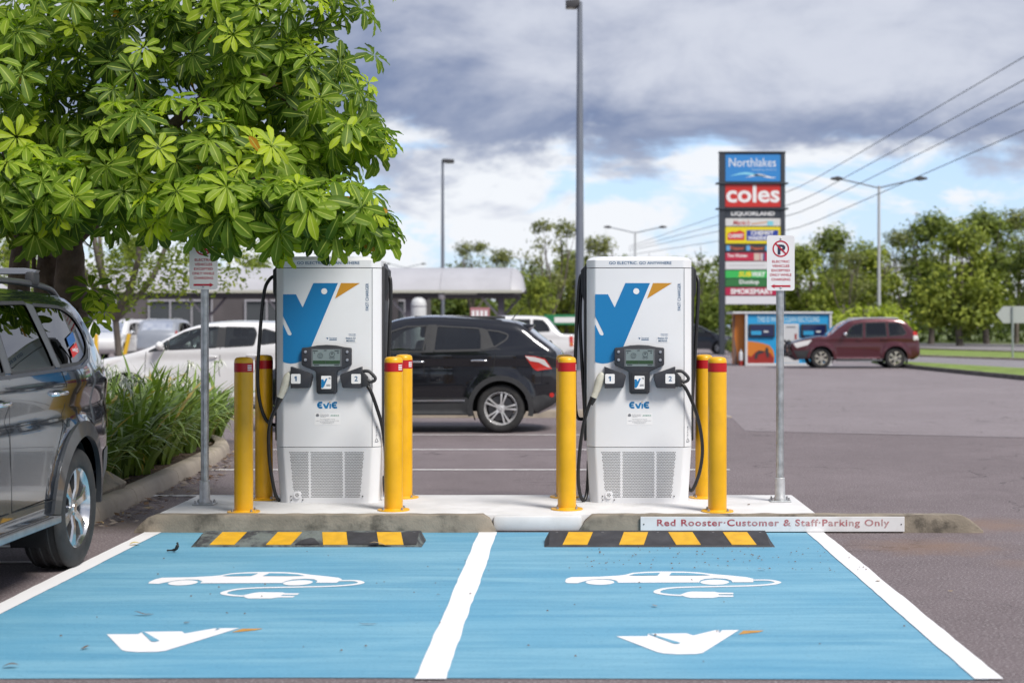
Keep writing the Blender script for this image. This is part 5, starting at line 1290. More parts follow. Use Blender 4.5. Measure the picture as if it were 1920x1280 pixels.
# ------------------------------------------------------------------ shopping centre pylon sign
DP = 80.0; SP = DP/FPX
root = empty('pylon_sign', (Xat(1410, DP), DP, 0), 'tall pylon sign with a stack of coloured shop panels', 'sign')
def sx(zx): return (1310 + zx/3.879 - 1410)*SP
def sz(zy): return CAMH - (270 + zy/3.879 - CY)*SP
FRM = M('pylon_frame', (.035, .042, .055), .5)
MB().bbox(sx(148), sx(190), -.2, .2, 0, sz(66), .02).build('leg', FRM, root); MB().bbox(sx(594), sx(626), -.2, .2, 0, sz(66), .02).build('leg', FRM, root)
MB().bbox(sx(190), sx(594), -.14, .14, sz(1168), sz(66), .01).build('backing', FRM, root)
MB().bbox(sx(144), sx(630), -.24, .24, sz(66), sz(58), .01).build('top_cap', FRM, root)
for zy in (288, 472): MB().bbox(sx(124), sx(648), -.27, .27, sz(zy+5), sz(zy-5), .01).build('cross_bar', FRM, root)
def pp(c): return M('pylon_%02d%02d%02d' % tuple(int(v*99) for v in c), c, .35)
def panel(z0, z1, col, x0=192, x1=592, name='shop_panel'):
    return MB().bbox(sx(x0), sx(x1), -.17, -.135, sz(z1), sz(z0), .008).build(name, pp(col), root)
def ptext(par, s, a, b, z0, z1, col, bold=.02, shear=0, y=-.1735):
    mb = MB(); text(mb, s, sx(a), sx(b), sz(z1), sz(z0), y, bold=bold, shear=shear); return mb.build('panel_lettering', pp(col), par)
WT = (.74, .74, .75)
p = panel(78, 275, (.035, .22, .56)); ptext(p, 'Northlakes', 218, 560, 106, 168, WT, .0); ptext(p, 'Shopping Centre', 380, 560, 181, 200, (.40, .55, .72), .0)
for (a, b, y0, col) in ((225, 500, 226, (.25, .62, .78)), (340, 562, 238, WT)):
    mb = MB(); n = 16; vs = []
    for i in range(n+1):
        t = i/n; zy = y0 + 10*math.sin(t*2*math.pi+2.2); th = 7*math.sin(math.pi*t)+.5; X = sx(a+(b-a)*t); vs += [(X, -.1735, sz(zy-th)), (X, -.1735, sz(zy+th))]
    mb.add(vs, [(2*i, 2*i+2, 2*i+3, 2*i+1) for i in range(n)]); mb.build('panel_wave', pp(col), p)
p = panel(297, 460, (.52, .03, .025)); ptext(p, 'coles', 198, 586, 302, 428, WT, .025)
p = panel(478, 538, (.035, .042, .055)); ptext(p, 'LIQUORLAND', 234, 550, 492, 528, WT, .03)
p = panel(543, 598, (.60, .60, .60)); ptext(p, "Mario's", 246, 370, 556, 590, (.45, .04, .03), .02, .3); mb = MB(); mb.sheet([(sx(380), sz(580)), (sx(500), sz(566)), (sx(500), sz(572)), (sx(380), sz(588))], -.1735, plane='XZ'); mb.build('panel_swash', pp((.55, .22, .06)), p); mb = MB(); mb.sheet([(sx(496), sz(594)), (sx(540), sz(594)), (sx(540), sz(562)), (sx(496), sz(562))], -.1735, plane='XZ'); mb.build('panel_block', pp((.20, .55, .65)), p)
p = panel(605, 725, (.70, .58, .012))
mb = MB(); mb.sheet([(sx(208), sz(700)), (sx(330), sz(700)), (sx(330), sz(644)), (sx(296), sz(628)), (sx(270), sz(640)), (sx(240), sz(638)), (sx(208), sz(652))], -.1735, plane='XZ'); r_ = mb.build('panel_block', pp((.55, .03, .03)), p); ptext(p, 'CHEMIST', 214, 324, 656, 684, WT, .03, y=-.176)
mb = MB(); mb.sheet([(sx(345), sz(704)), (sx(576), sz(704)), (sx(576), sz(628)), (sx(345), sz(628))], -.1735, plane='XZ'); mb.build('panel_block', pp((.02, .05, .30)), p); ptext(p, 'CHEMIST', 378, 542, 634, 664, WT, .03, y=-.176); ptext(p, 'WAREHOUSE', 354, 568, 670, 700, WT, .03, y=-.176)
p = panel(735, 785, (.03, .035, .045))
for a in (198, 344, 482): 
    mb = MB(); mb.sheet([(sx(a), sz(776)), (sx(a+28), sz(776)), (sx(a+28), sz(740)), (sx(a), sz(740))], -.1735, plane='XZ'); mb.build('panel_block', pp((.12, .35, .62)), p); ptext(p, 'Trapper', a+24, a+130 if a < 480 else 588, 746, 776, (.55, .12, .06), .02, .2, y=-.176)
p = panel(792, 850, (.45, .02, .06)); ptext(p, 'Two Women', 206, 350, 800, 824, WT, .03)
for a, b, col in ((400, 440, (.55, .45, .38)), (446, 464, (.55, .5, .5)), (464, 478, (.05, .07, .2)), (500, 560, (.5, .42, .36))):
    mb = MB(); mb.sheet([(sx(a), sz(847)), (sx(b), sz(847)), (sx(b), sz(796)), (sx(a), sz(796))], -.1735, plane='XZ'); mb.build('panel_block', pp(col), p)
p = panel(856, 912, (.62, .62, .64)); mb = MB(); mb.sheet([(sx(215), sz(888)), (sx(480), sz(888)), (sx(480), sz(878)), (sx(215), sz(878))], -.1735, plane='XZ'); mb.build('panel_line', pp((.50, .50, .52)), p)
p = panel(920, 975, (.04, .42, .09)); ptext(p, 'SUB', 288, 380, 928, 966, (.72, .60, .02), .04, .15); ptext(p, 'WAY', 384, 486, 928, 966, WT, .04, .15)
p = panel(982, 1036, (.03, .16, .045)); ptext(p, 'Dunlop', 294, 436, 988, 1026, WT, .02)
p = panel(1044, 1100, (.40, .012, .06)); ptext(p, 'SMOKEMART', 230, 540, 1052, 1092, WT, .04)
panel(1106, 1165, (.62, .62, .66))

# ------------------------------------------------------------------ recycling kiosk
DK = 59.0; KP = DK/FPX
root = empty('recycling_kiosk', (0, DK, 0), 'blue recycling kiosk with dark screens behind the maroon four wheel drive', 'kiosk')
def kx(zx): return Xat(1360 + zx/3.4286, DK)
def kz(zy): return max(.01, Zat(560 + zy/3.4286, DK))
K_B = M('kiosk_blue', (.02, .30, .60), .45); K_W = M('kiosk_white', (.55, .56, .58), .5); K_O = M('kiosk_orange', (.55, .17, .02), .5); K_R = M('kiosk_red', (.28, .02, .015), .5)
x0, x1 = kx(130), kx(680); zt_ = kz(88)
MB().box(x0, x1, .002, 2.2, .05, zt_-.06).build('shell', K_B, root)
# end wall turned to the left, seen at an angle
MB().bbox(x0-.46, x0-.004, .30, .50, .05, zt_-.06, .01).build('end_wall', K_O, root)
mb = MB(); mb.prism([(x0-.455, .06), (x0-.28, .06), (x0-.30, .5), (x0-.40, 1.1), (x0-.37, zt_-.1), (x0-.455, zt_-.1)], .288, .298); mb.build('wall_print', M('kiosk_brown', (.16, .10, .08), .6), root)
for (a, b, c, d) in ((x0-.02, x0+.07, .0, zt_), (x1-.07, x1+.02, .0, zt_)): MB().bbox(a, b, -.05, .06, c, d-.03, .01).build('corner_post', K_W, root)
MB().bbox(x0-.50, x1+.05, -.08, 2.3, zt_-.05, zt_+.03, .01).build('roof_edge', K_W, root); MB().bbox(x0+.072, x1-.072, -.05, -.003, .0, .10, .01).build('base_rail', K_W, root)
for a, b in ((150, 318), (486, 652)):
    f = MB().bbox(kx(a), kx(b), -.08, -.004, kz(246), kz(163), .02).build('screen_frame', PL, root)
    MB().box(kx(a+10), kx(b-10), -.092, -.083, kz(240), kz(170)).build('screen', M('kiosk_screen', (.012, .018, .07), .15), f)
    MB().box(kx(a+14), kx(a+80), -.1, -.095, kz(232), kz(206)).build('screen_print', M('kiosk_cyan', (.03, .30, .55), .4), f); MB().box(kx(a+95), kx(a+125), -.1, -.095, kz(216), kz(205)).build('screen_print', K_W, f)
pn = MB().box(kx(368), kx(472), -.02, -.004, .12, kz(160)).build('panel', K_W, root); MB().box(kx(446), kx(458), -.03, -.022, kz(262), kz(225)).build('panel_print', K_R, pn); MB().box(kx(392), kx(450), -.03, -.022, kz(184), kz(178)).build('panel_print', LGRY, pn)
mb = MB(); text(mb, 'THIS IS WHAT CLEAN RECYCLING', kx(204), kx(604), kz(150), kz(112), -.006, bold=.02); mb.build('lettering', M('kiosk_letter', (.42, .62, .74), .5), root)
def kp(pts): return [(kx(a), kz(b)) for a, b in pts]
MB().sheet(kp([(138, 272), (180, 275), (240, 285), (285, 300), (308, 330), (316, 370), (312, 418), (138, 418)]), -.008, plane='XZ').build('print_orange', K_O, root)
MB().sheet(kp([(138, 360), (165, 372), (190, 345), (215, 330), (245, 335), (262, 350), (285, 345), (312, 380), (308, 418), (138, 418)]), -.013, plane='XZ').build('print_red', K_R, root)
MB().sheet(kp([(186, 385), (192, 352), (215, 332), (255, 335), (240, 350), (212, 356), (202, 388)]), -.018, plane='XZ').build('print_black', PL, root); MB().sheet(kp([(255, 335), (262, 310), (275, 318), (282, 372), (268, 380)]), -.018, plane='XZ').build('print_black', PL, root)
o = empty('gas_bottle', (x0-.16, DK+.12, 0), 'white and red cylinder standing at the kiosk corner', 'cylinder'); o.scale = (.5, .5, .45)
MB().lathe([(.17, 0), (.17, .45)], n=14).build('lower_band', K_R, o, smooth=50); MB().lathe([(.17, .452), (.17, 1.05), (.10, 1.22), (.05, 1.26), (.05, 1.4), (0, 1.42)], n=14).build('upper_body', K_W, o, smooth=50)

# ------------------------------------------------------------------ direction board, wires
DA = 72.0
o = empty('direction_sign', (Xat(1898, DA), DA, .02), 'back of a pale arrow shaped direction board by the road', 'sign')
a_ = DA/FPX
pts = [(-30, 590), (-17, 574), (60, 574), (60, 605), (-17, 606)]
MB().prism([((x)*a_, Zat(y, DA)-.02) for x, y in pts], -.02, .02, bev=.003).build('board', M('board_grey', (.40, .42, .42), .5, .2), o)
for dx in (0, 48): MB().cyl((dx*a_, -.06, 0), (dx*a_, -.06, Zat(575, DA)), .05, n=10).build('post', M('sign_post_grey', (.33, .36, .36), .5, .4), o)
WIRE = M('wire', (.10, .11, .13), .6)
for i, (pa, pb, pc, lab) in enumerate((((1990, 66), (1500, 352), (1180, 462), 'topmost power line crossing the sky'), ((1990, 112), (1500, 379), (1180, 466), 'second power line below the topmost one'), ((1990, 156), (1500, 400), (1180, 470), 'third power line crossing behind the twin arm lamp'), ((1990, 214), (1500, 428), (1180, 478), 'lowest, faintest power line'))):
    A, B, C = at(*pa, 62), at(*pb, 120), at(*pc, 300)
    P = []
    A2 = A + (A-B)*1.2
    for k in range(41):
        t = k/40; P.append(A2*(1-t)*(1-t)*1.0 + (A*.0) + C*t*t + (A*.55 + B*.45)*2*t*(1-t)) if False else P.append(A2.lerp(B, t/.45) if t < .45 else B.lerp(C, (t-.45)/.55))
    Q = [P[0]] + [(P[k-1] + P[k]*2 + P[k+1])/4 for k in range(1, 40)] + [P[40]]
    tag(MB().tube(Q, [.016 + .03*(q_.y/300) for q_ in Q], 5).build('power_line', WIRE), lab, 'power line', 'power lines over the road')

# ------------------------------------------------------------------ foliage
def leafmat(name, stops, rough=.42, trans=.30, rib=None, spec=.4):
    """colour per leaf from the 'tone' attribute; pale midrib where 'rib' is near 0"""
    m, t, b = _nodes(name)
    at_ = t.nodes.new('ShaderNodeAttribute'); at_.attribute_name = 'tone'
    rp = t.nodes.new('ShaderNodeValToRGB'); t.links.new(at_.outputs['Fac'], rp.inputs[0])
    el = rp.color_ramp.elements
    while len(el) < len(stops): el.new(.5)
    for e, (p, c) in zip(el, stops): e.position = p; e.color = (*c, 1)
    c = rp.outputs[0]
    if rib:
        a2 = t.nodes.new('ShaderNodeAttribute'); a2.attribute_name = 'rib'
        c = tmix(t, trange(t, a2.outputs['Fac'], .13, .05), c, rib)
    t.links.new(c, b.inputs['Base Color']); b.inputs['Roughness'].default_value = rough; b.inputs['Specular IOR Level'].default_value = spec
    tr = t.nodes.new('ShaderNodeBsdfTranslucent'); hs = t.nodes.new('ShaderNodeMix'); hs.data_type = 'RGBA'; hs.blend_type = 'MULTIPLY'; hs.inputs[0].default_value = 1
    t.links.new(c, hs.inputs[6]); hs.inputs[7].default_value = (1.5, 1.7, .5, 1); t.links.new(hs.outputs[2], tr.inputs[0])
    mx = t.nodes.new('ShaderNodeMixShader'); mx.inputs[0].default_value = trans
    t.links.new(b.outputs[0], mx.inputs[1]); t.links.new(tr.outputs[0], mx.inputs[2]); t.links.new(mx.outputs[0], t.nodes['Material Output'].inputs['Surface'])
    return m
def set_attr(me, name, vals):
    a = me.attributes.new(name, 'FLOAT', 'POINT'); a.data.foreach_set('value', vals)

# ---- the near tree with whorled leaves
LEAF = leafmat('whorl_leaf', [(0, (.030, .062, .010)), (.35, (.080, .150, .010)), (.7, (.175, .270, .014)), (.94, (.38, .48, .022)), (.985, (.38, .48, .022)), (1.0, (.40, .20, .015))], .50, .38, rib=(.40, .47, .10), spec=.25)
BARK = M('tree_bark', (.095, .068, .048), .9, var=.35, vscale=9, bump=1., bscale=22, bdist=.02, dirt=(.16, .13, .10), dscale=6, damt=.4)
def leaf_shape(L, wd, droop, fold, k=8, wav=0.0, seed=0):
    """obovate leaf along +x from the origin, upper face +z; returns verts, faces, rib attribute"""
    vs, fs, rb = [], [], []
    for i in range(k+1):
        t = 1 - (1 - i/k)**1.35
        w = max(.0012, wd/2*max(0, math.sin(math.pi*t**1.75))**.62)
        x = L*(t - .06*droop*t*t); z = -L*droop*t*t*.55
        e = wav*math.sin(i*2.3+seed)*wd*.3
        vs += [(x, 0, z), (x, w, z + fold*w + e), (x, -w, z + fold*w - e)]; rb += [0, 1, 1]
    for i in range(k):
        a = 3*i; fs += [(a, a+3, a+4, a+1), (a+5, a+3, a, a+2)]
    return vs, fs, rb
rnd = random.Random(11)
LEAFV = []
for i in range(8):
    LEAFV.append(leaf_shape(.205, .068 + .010*rnd.random(), .15 + .6*i/7, .25 + .2*rnd.random(), 8, .30, i))
leaf_meshes = {}
def leaf_mesh(v, tone):
    key = (v, round(tone, 1))
    if key not in leaf_meshes:
        vs, fs, rb = LEAFV[v]; mb = MB(); mb.add(vs, fs); me = mb.mesh('leaf', LEAF, smooth=180); set_attr(me, 'rib', rb); set_attr(me, 'tone', [key[1]]*len(vs)); leaf_meshes[key] = me
    return leaf_meshes[key]
TR = Vector((Xat(140, 13.7), 13.7, .08))
tree = empty('shade_tree', TR, 'leafy shade tree with whorled glossy leaves over the grey SUV', 'tree')
# crown lobes: measured (px, py, D, rx, ry, rz)
LOBES = []
def lobe(px, py, D, rx, ry, rz, n): LOBES.append((at(px, py, D), Vector((rx, ry, rz)), n))
lobe(250, 120, 13.0, 1.15, 1.6, 1.0, 230); lobe(60, 220, 12.6, .95, 1.5, .85, 170); lobe(480, 60, 12.6, .80, 1.2, .72, 150); lobe(560, 190, 12.5, .66, 1.05, .52, 110)
lobe(360, 300, 12.1, 1.05, 1.2, .48, 140); lobe(300, 180, 13.9, 1.6, .8, 1.2, 160); lobe(560, 400, 11.2, .63, .65, .26, 75); lobe(660, 415, 11.2, .27, .4, .16, 18); lobe(640, 265, 12.2, .36, .6, .20, 28); lobe(400, 385, 11.3, .53, .65, .24, 60)
lobe(150, 370, 11.7, .75, .9, .28, 75); lobe(20, 360, 11.5, .6, .9, .36, 60); lobe(620, 90, 12.9, .38, .9, .55, 36); lobe(300, -140, 13.4, 1.7, 1.9, .9, 90); lobe(-160, 120, 13.6, 1.3, 1.9, 1.3, 100); lobe(-120, 330, 12.6, .9, 1.2, .5, 50)
lobe(60, -60, 13.8, 1.5, 1.6, .8, 60); lobe(560, -70, 13.0, .8, 1.2, .6, 45); lobe(250, 200, 14.6, 1.7, 1.0, 1.0, 90); lobe(520, 330, 13.2, .7, .7, .5, 45); lobe(690, 425, 11.2, .16, .3, .10, 11); lobe(700, 262, 12.1, .13, .3, .08, 10)
ros = []
for ctr, rad, n in LOBES:
    for k in range(n):
        while True:
            u = Vector((rnd.gauss(0, 1), rnd.gauss(0, 1), rnd.gauss(0, 1))).normalized()
            if u.y < .75 or rnd.random() < .5: break
        rr = rnd.random()**.33*1.0
        if rnd.random() < .6: rr = rnd.uniform(.86, 1.05)
        p = ctr + Vector((u.x*rad.x, u.y*rad.y, u.z*rad.z))*rr
        nrm = Vector((u.x/rad.x, u.y/rad.y, u.z/rad.z)).normalized()
        ax = (nrm*.75 + Vector((0, -.42, .62)) + Vector((rnd.uniform(-.3, .3), rnd.uniform(-.3, .3), rnd.uniform(-.2, .2)))).normalized()
        ros.append((p, ax, rr))
# hollows between the boughs
pk = [(at(rnd.uniform(0, 640), rnd.uniform(10, 380), rnd.uniform(11.4, 12.4)), rnd.uniform(.20, .36)) for _ in range(26)]
pk += [(at(705, 335, 11.8), .30), (at(700, 335, 12.6), .3), (at(715, 30, 12.8), .45), (at(740, 150, 12.6), .18), (at(640, 330, 12.4), .18)]
ros = [r_ for r_ in ros if not any((r_[0] - c_).length < q_ for c_, q_ in pk)]
# a low shoot beside the trunk
for px, py in ((185, 560), (170, 600), (200, 585), (160, 540)):
    ros.append((at(px, py, 13.2) + Vector((0, rnd.uniform(-.2, .2), 0)), Vector((.3, -.6, .5)).normalized(), 1.0))
def score(r):
    p, ax, rr = r; px = CX + p.x*FPX/p.y; py = CY - (p.z - CAMH)*FPX/p.y
    if not (5 < px < 760 and 5 < py < 500): return 99
    return p.y - .6*max(0, -ax.y)
order = sorted(range(len(ros)), key=lambda i: score(ros[i]))
# keep single leaves spread over the crown: at most one rosette per picture cell
cells, single = set(), []
for i in order:
    p = ros[i][0]; c_ = (int((CX + p.x*FPX/p.y)//95), int((CY - (p.z - CAMH)*FPX/p.y)//82))
    if c_ in cells or score(ros[i]) > 90: continue
    cells.add(c_); single.append(i)
    if len(single) >= 38: break
single = set(single)
cv_, cf_, crb, ctn = [], [], [], []
nsingle = 0
for i, (p, ax, rr) in enumerate(ros):
    a = ax.orthogonal().normalized(); b = ax.cross(a); n = rnd.choice((7, 8, 8, 9)); ph = rnd.random()*6.28
    young = rnd.random() < .15 and rr > .85
    base_tone = .91 if young else (.26 + .48*rnd.random() if rr > .8 else .05 + .25*rnd.random())  # leaves inside the crown toned darker: interior shade put into their colour
    size = rnd.uniform(.66, 1.12)*(.8 if young else 1)
    old = rnd.random() < .03
    for j in range(n):
        t = ph + 2*math.pi*j/n + rnd.uniform(-.16, .16); d = a*math.cos(t) + b*math.sin(t)
        lift = rnd.uniform(.05, .45) if young else rnd.uniform(-.25, .32)
        x_ = (d*math.cos(lift) + ax*math.sin(lift)).normalized(); x_ = (x_ + Vector((0, 0, -.16))).normalized()
        y_ = ax.cross(x_).normalized(); z_ = x_.cross(y_)
        rot = Matrix((x_, y_, z_)).transposed().to_4x4()
        s = size*rnd.uniform(.8, 1.12); v = rnd.randrange(8)
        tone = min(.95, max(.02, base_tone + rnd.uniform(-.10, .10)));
        if old and j == 0: tone = 1.0
        base = p + d*.012
        Mx = Matrix.Translation(base - TR) @ rot @ Matrix.Scale(s, 4)
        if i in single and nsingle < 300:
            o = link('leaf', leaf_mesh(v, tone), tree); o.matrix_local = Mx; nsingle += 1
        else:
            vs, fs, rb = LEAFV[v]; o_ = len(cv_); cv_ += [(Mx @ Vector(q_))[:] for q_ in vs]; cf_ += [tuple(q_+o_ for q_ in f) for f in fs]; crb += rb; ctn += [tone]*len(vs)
me = bpy.data.meshes.new('crown'); me.from_pydata(cv_, [], cf_); me.materials.append(LEAF); me.polygons.foreach_set('use_smooth', [True]*len(me.polygons)); set_attr(me, 'rib', crb); set_attr(me, 'tone', ctn)
o = link('crown', me, tree); o['kind'] = 'stuff'
# trunks and limbs
def limb(pts, r0, r1, name='branch'):
    P = cr([Vector(p) - TR for p in pts], 6); k = len(P); mb = MB()
    rr = [r0 + (r1-r0)*(i/(k-1))**.8 for i in range(k)]
    mb.tube(P, rr, 12); mb.v = [tuple(Vector(v) + Vector((mnoise.noise(Vector(v)*6), mnoise.noise(Vector(v)*6+Vector((5, 0, 0))), 0))*.012) for v in mb.v]
    return mb.build(name, BARK, tree, smooth=60)
T = lambda px, py, D: at(px, py, D)
limb([TR + Vector((.0, 0, -.1)), T(133, 600, 13.7), T(132, 500, 13.7), T(135, 430, 13.6), T(180, 300, 13.3), T(260, 150, 13.1)], .185, .06, 'trunk')
limb([T(137, 450, 13.62), T(165, 425, 13.4), T(260, 360, 12.8), T(400, 330, 12.4), T(540, 340, 12.2)], .085, .025)
limb([TR + Vector((-.25, .15, -.1)), T(85, 600, 13.9), T(90, 480, 13.9), T(80, 380, 13.8), T(40, 250, 13.5)], .15, .05, 'trunk')
limb([TR + Vector((-.6, .3, -.1)), T(35, 560, 14.1), T(38, 450, 14.1), T(20, 300, 13.8), T(-40, 150, 13.6)], .13, .04, 'trunk')
limb([T(70, 560, 14.0), T(62, 480, 13.7), T(58, 420, 13.4)], .022, .015)
limb([T(150, 400, 13.5), T(330, 230, 12.8), T(470, 120, 12.6), T(560, 60, 12.7)], .07, .02)
limb([T(400, 330, 12.4), T(540, 400, 11.5), T(650, 415, 11.25), T(712, 440, 11.2)], .028, .008)
limb([T(470, 120, 12.6), T(580, 230, 12.3), T(660, 270, 12.2), T(715, 262, 12.1)], .026, .008)
limb([T(90, 480, 13.9), T(60, 400, 12.8), T(20, 370, 12.0)], .05, .015)
limb([T(400, 330, 12.4), T(400, 380, 11.7), T(390, 420, 11.3)], .02, .008)
limb([T(150, 580, 13.6), T(165, 585, 13.4), T(190, 560, 13.2)], .02, .008)

# ---- far trees: clumps of leaf sized faces
def far_leaf(name, stops, trans=.25): return leafmat(name, stops, .6, trans, None, .25)
FL = [far_leaf('far_leaf_mid', [(0, (.075, .105, .02)), (.5, (.19, .235, .036)), (1, (.34, .37, .055))]), far_leaf('far_leaf_dark', [(0, (.05, .078, .018)), (.5, (.13, .175, .032)), (1, (.25, .29, .05))]),
      far_leaf('far_leaf_grey', [(0, (.07, .09, .034)), (.5, (.16, .18, .06)), (1, (.27, .28, .09))]), far_leaf('far_leaf_lime', [(0, (.15, .20, .022)), (.5, (.27, .33, .035)), (1, (.38, .43, .055))])]
FBARK = M('far_bark', (.13, .11, .095), .9, var=.3, vscale=2)
def crown_mesh(seed, lobes, nclump, per, ls, cr_, mat, flat=.75):
    rn = random.Random(seed); vs, fs, tn = [], [], []
    for _ in range(nclump):
        c, rad = rn.choice(lobes); u = Vector((rn.gauss(0, 1), rn.gauss(0, 1), rn.gauss(0, 1))).normalized(); r_ = rn.random()**.38
        cc = Vector(c) + Vector((u.x*rad[0], u.y*rad[1], u.z*rad[2]))*r_; t0 = rn.uniform(.15, .85); q_ = cr_*rn.uniform(.6, 1.35)
        for _k in range(per):
            d = Vector((rn.gauss(0, 1), rn.gauss(0, 1), rn.gauss(0, 1)*flat))*q_*.55; p = cc + d
            n = (d.normalized()*.6 + u*.5 + Vector((rn.uniform(-.7, .7), rn.uniform(-.7, .7), rn.uniform(-.2, .9)))).normalized(); a = n.orthogonal().normalized(); ang = rn.random()*6.28; b = n.cross(a); a, b = a*math.cos(ang) + b*math.sin(ang), b*math.cos(ang) - a*math.sin(ang)
            s = ls*rn.uniform(.6, 1.3); o_ = len(vs); vs += [(p + a*s)[:], (p + b*s*.45)[:], (p - a*s)[:], (p - b*s*.45)[:]]; fs.append((o_, o_+1, o_+2, o_+3)); t = min(1, max(0, t0 + rn.uniform(-.2, .2))); tn += [t]*4
    me = bpy.data.meshes.new('crown'); me.from_pydata(vs, [], fs); me.materials.append(mat); set_attr(me, 'tone', tn); return me
def trunk_mesh(seed, h, r, spread, forks):
    rn = random.Random(seed); mb = MB(); b0 = Vector((0, 0, -.1)); f = Vector((rn.uniform(-.2, .2), rn.uniform(-.2, .2), h*rn.uniform(.24, .34)))
    mb.tube([b0, (b0+f)/2 + Vector((rn.uniform(-.1, .1), 0, 0)), f], [r*1.25, r, r*.9], 9)
    for k in range(forks):
        a = 6.28*(k+rn.random()*.6)/forks; e = Vector((math.cos(a)*spread*rn.uniform(.5, 1), math.sin(a)*spread*rn.uniform(.5, 1), h*rn.uniform(.62, .85)))
        m_ = f.lerp(e, .5) + Vector((math.cos(a)*spread*.12, math.sin(a)*spread*.12, -.1*h*.3)); mb.tube(cr([f, m_, e], 4), [r*.7*(1-i/9) + .03 for i in range(9)], 7)
        for _ in range(2):
            e2 = e + Vector((rn.uniform(-1, 1)*spread*.5, rn.uniform(-1, 1)*spread*.5, h*rn.uniform(.0, .14))); mb.tube([m_.lerp(e, .6), e2], [r*.25, .02], 5)
    return mb.mesh('trunk', FBARK, smooth=60)
VAR = []
def variant(seed, h, lob, nclump, per, ls, cr_, mat, r=.22, spread=1.8, forks=4, flat=.75):
    VAR.append((h, crown_mesh(seed, lob, nclump, per, ls, cr_, mat, flat), trunk_mesh(seed, h, r, spread, forks)))
# 0 broad dense, 1 tall dense, 2 open eucalypt, 3 low lime shrub tree, 4 weeping fine, 5 dark round, 6 dense low-skirted
variant(1, 9.5, [((0, 0, 6.2), (3.4, 3.2, 2.6)), ((-2, .3, 5.0), (2.0, 2, 1.7)), ((2.2, -.5, 5.2), (2.0, 2, 1.8)), ((.5, 0, 7.9), (2, 2, 1.5)), ((0, 0, 3.2), (2.9, 2.6, 1.6))], 320, 22, .20, .75, FL[0])
variant(2, 11.0, [((0, 0, 7.2), (2.7, 2.7, 3.2)), ((1.2, 0, 4.8), (2.1, 2, 1.9)), ((-1.5, -.4, 5.6), (1.8, 1.8, 2.0)), ((0, 0, 9.6), (1.5, 1.5, 1.3)), ((0, 0, 3.3), (2.5, 2.3, 1.7))], 320, 22, .20, .72, FL[1])
variant(3, 12.0, [((0, 0, 9.8), (2.0, 2, 1.3)), ((-2.2, 0, 8.1), (1.3, 1.3, .9)), ((2.1, 0, 7.6), (1.4, 1.4, 1.0)), ((.3, 0, 6.2), (1.5, 1.5, .8)), ((1.0, 0, 10.9), (1.1, 1.1, .8)), ((-1.2, 0, 11.2), (.9, .9, .6))], 105, 20, .17, .6, FL[2], .17, 2.2, 5)
variant(4, 3.2, [((0, 0, 1.9), (1.7, 1.5, 1.2)), ((-1.1, 0, 1.4), (1.1, 1, .9)), ((1.2, 0, 1.5), (1.1, 1, .9))], 120, 20, .15, .42, FL[3], .08, .9, 4)
variant(5, 6.0, [((0, 0, 4.2), (2.2, 1.8, 1.3)), ((-1.6, -.2, 3.4), (1.2, 1, 1.0)), ((1.8, -.2, 3.5), (1.4, 1, 1.0)), ((.4, -.4, 2.9), (1.2, .9, .7))], 200, 24, .062, .36, far_leaf('fine_leaf', [(0, (.07, .10, .02)), (.5, (.15, .20, .03)), (1, (.28, .31, .05))], .45), .065, 1.5, 5, 1.1)
variant(6, 8.0, [((0, 0, 5.0), (2.6, 2.5, 2.4)), ((-1.2, 0, 3.4), (1.8, 1.8, 1.5)), ((1.4, 0, 3.6), (1.8, 1.8, 1.5))], 230, 22, .19, .65, FL[1], .2, 1.5, 4)
variant(7, 9.0, [((0, 0, 5.6), (2.8, 2.6, 2.8)), ((-1.6, 0, 3.2), (1.9, 1.8, 1.8)), ((1.5, 0, 3.4), (2.0, 1.8, 1.9)), ((.3, 0, 7.8), (1.6, 1.6, 1.2)), ((0, 0, 2.3), (2.5, 2.2, 1.2))], 320, 22, .20, .72, FL[0], .22, 1.6, 4)
variant(8, 12.5, [((0, 0, 9.3), (2.6, 2.4, 2.2)), ((-1.6, 0, 7.2), (1.7, 1.6, 1.4)), ((1.7, 0, 7.0), (1.8, 1.6, 1.4)), ((.2, 0, 11.2), (1.6, 1.5, 1.0))], 150, 22, .18, .68, FL[2], .2, 2.0, 5)
def plant_tree(name, v, px, D, top_py, label, cat='tree', group=None, rz=0.0, wide=1.0):
    h, cm, tm_ = VAR[{8: 7, 7: 6, 6: 5}.get(v, v)]; s = (Zat(top_py, D))/h
    o = empty(name, (Xat(px, D), D, 0), label, cat, group, rz); o.scale = (s*wide, s*wide, s)
    link('crown', cm, o); link('trunk', tm_, o); return o
GR = 'trees beyond the road'
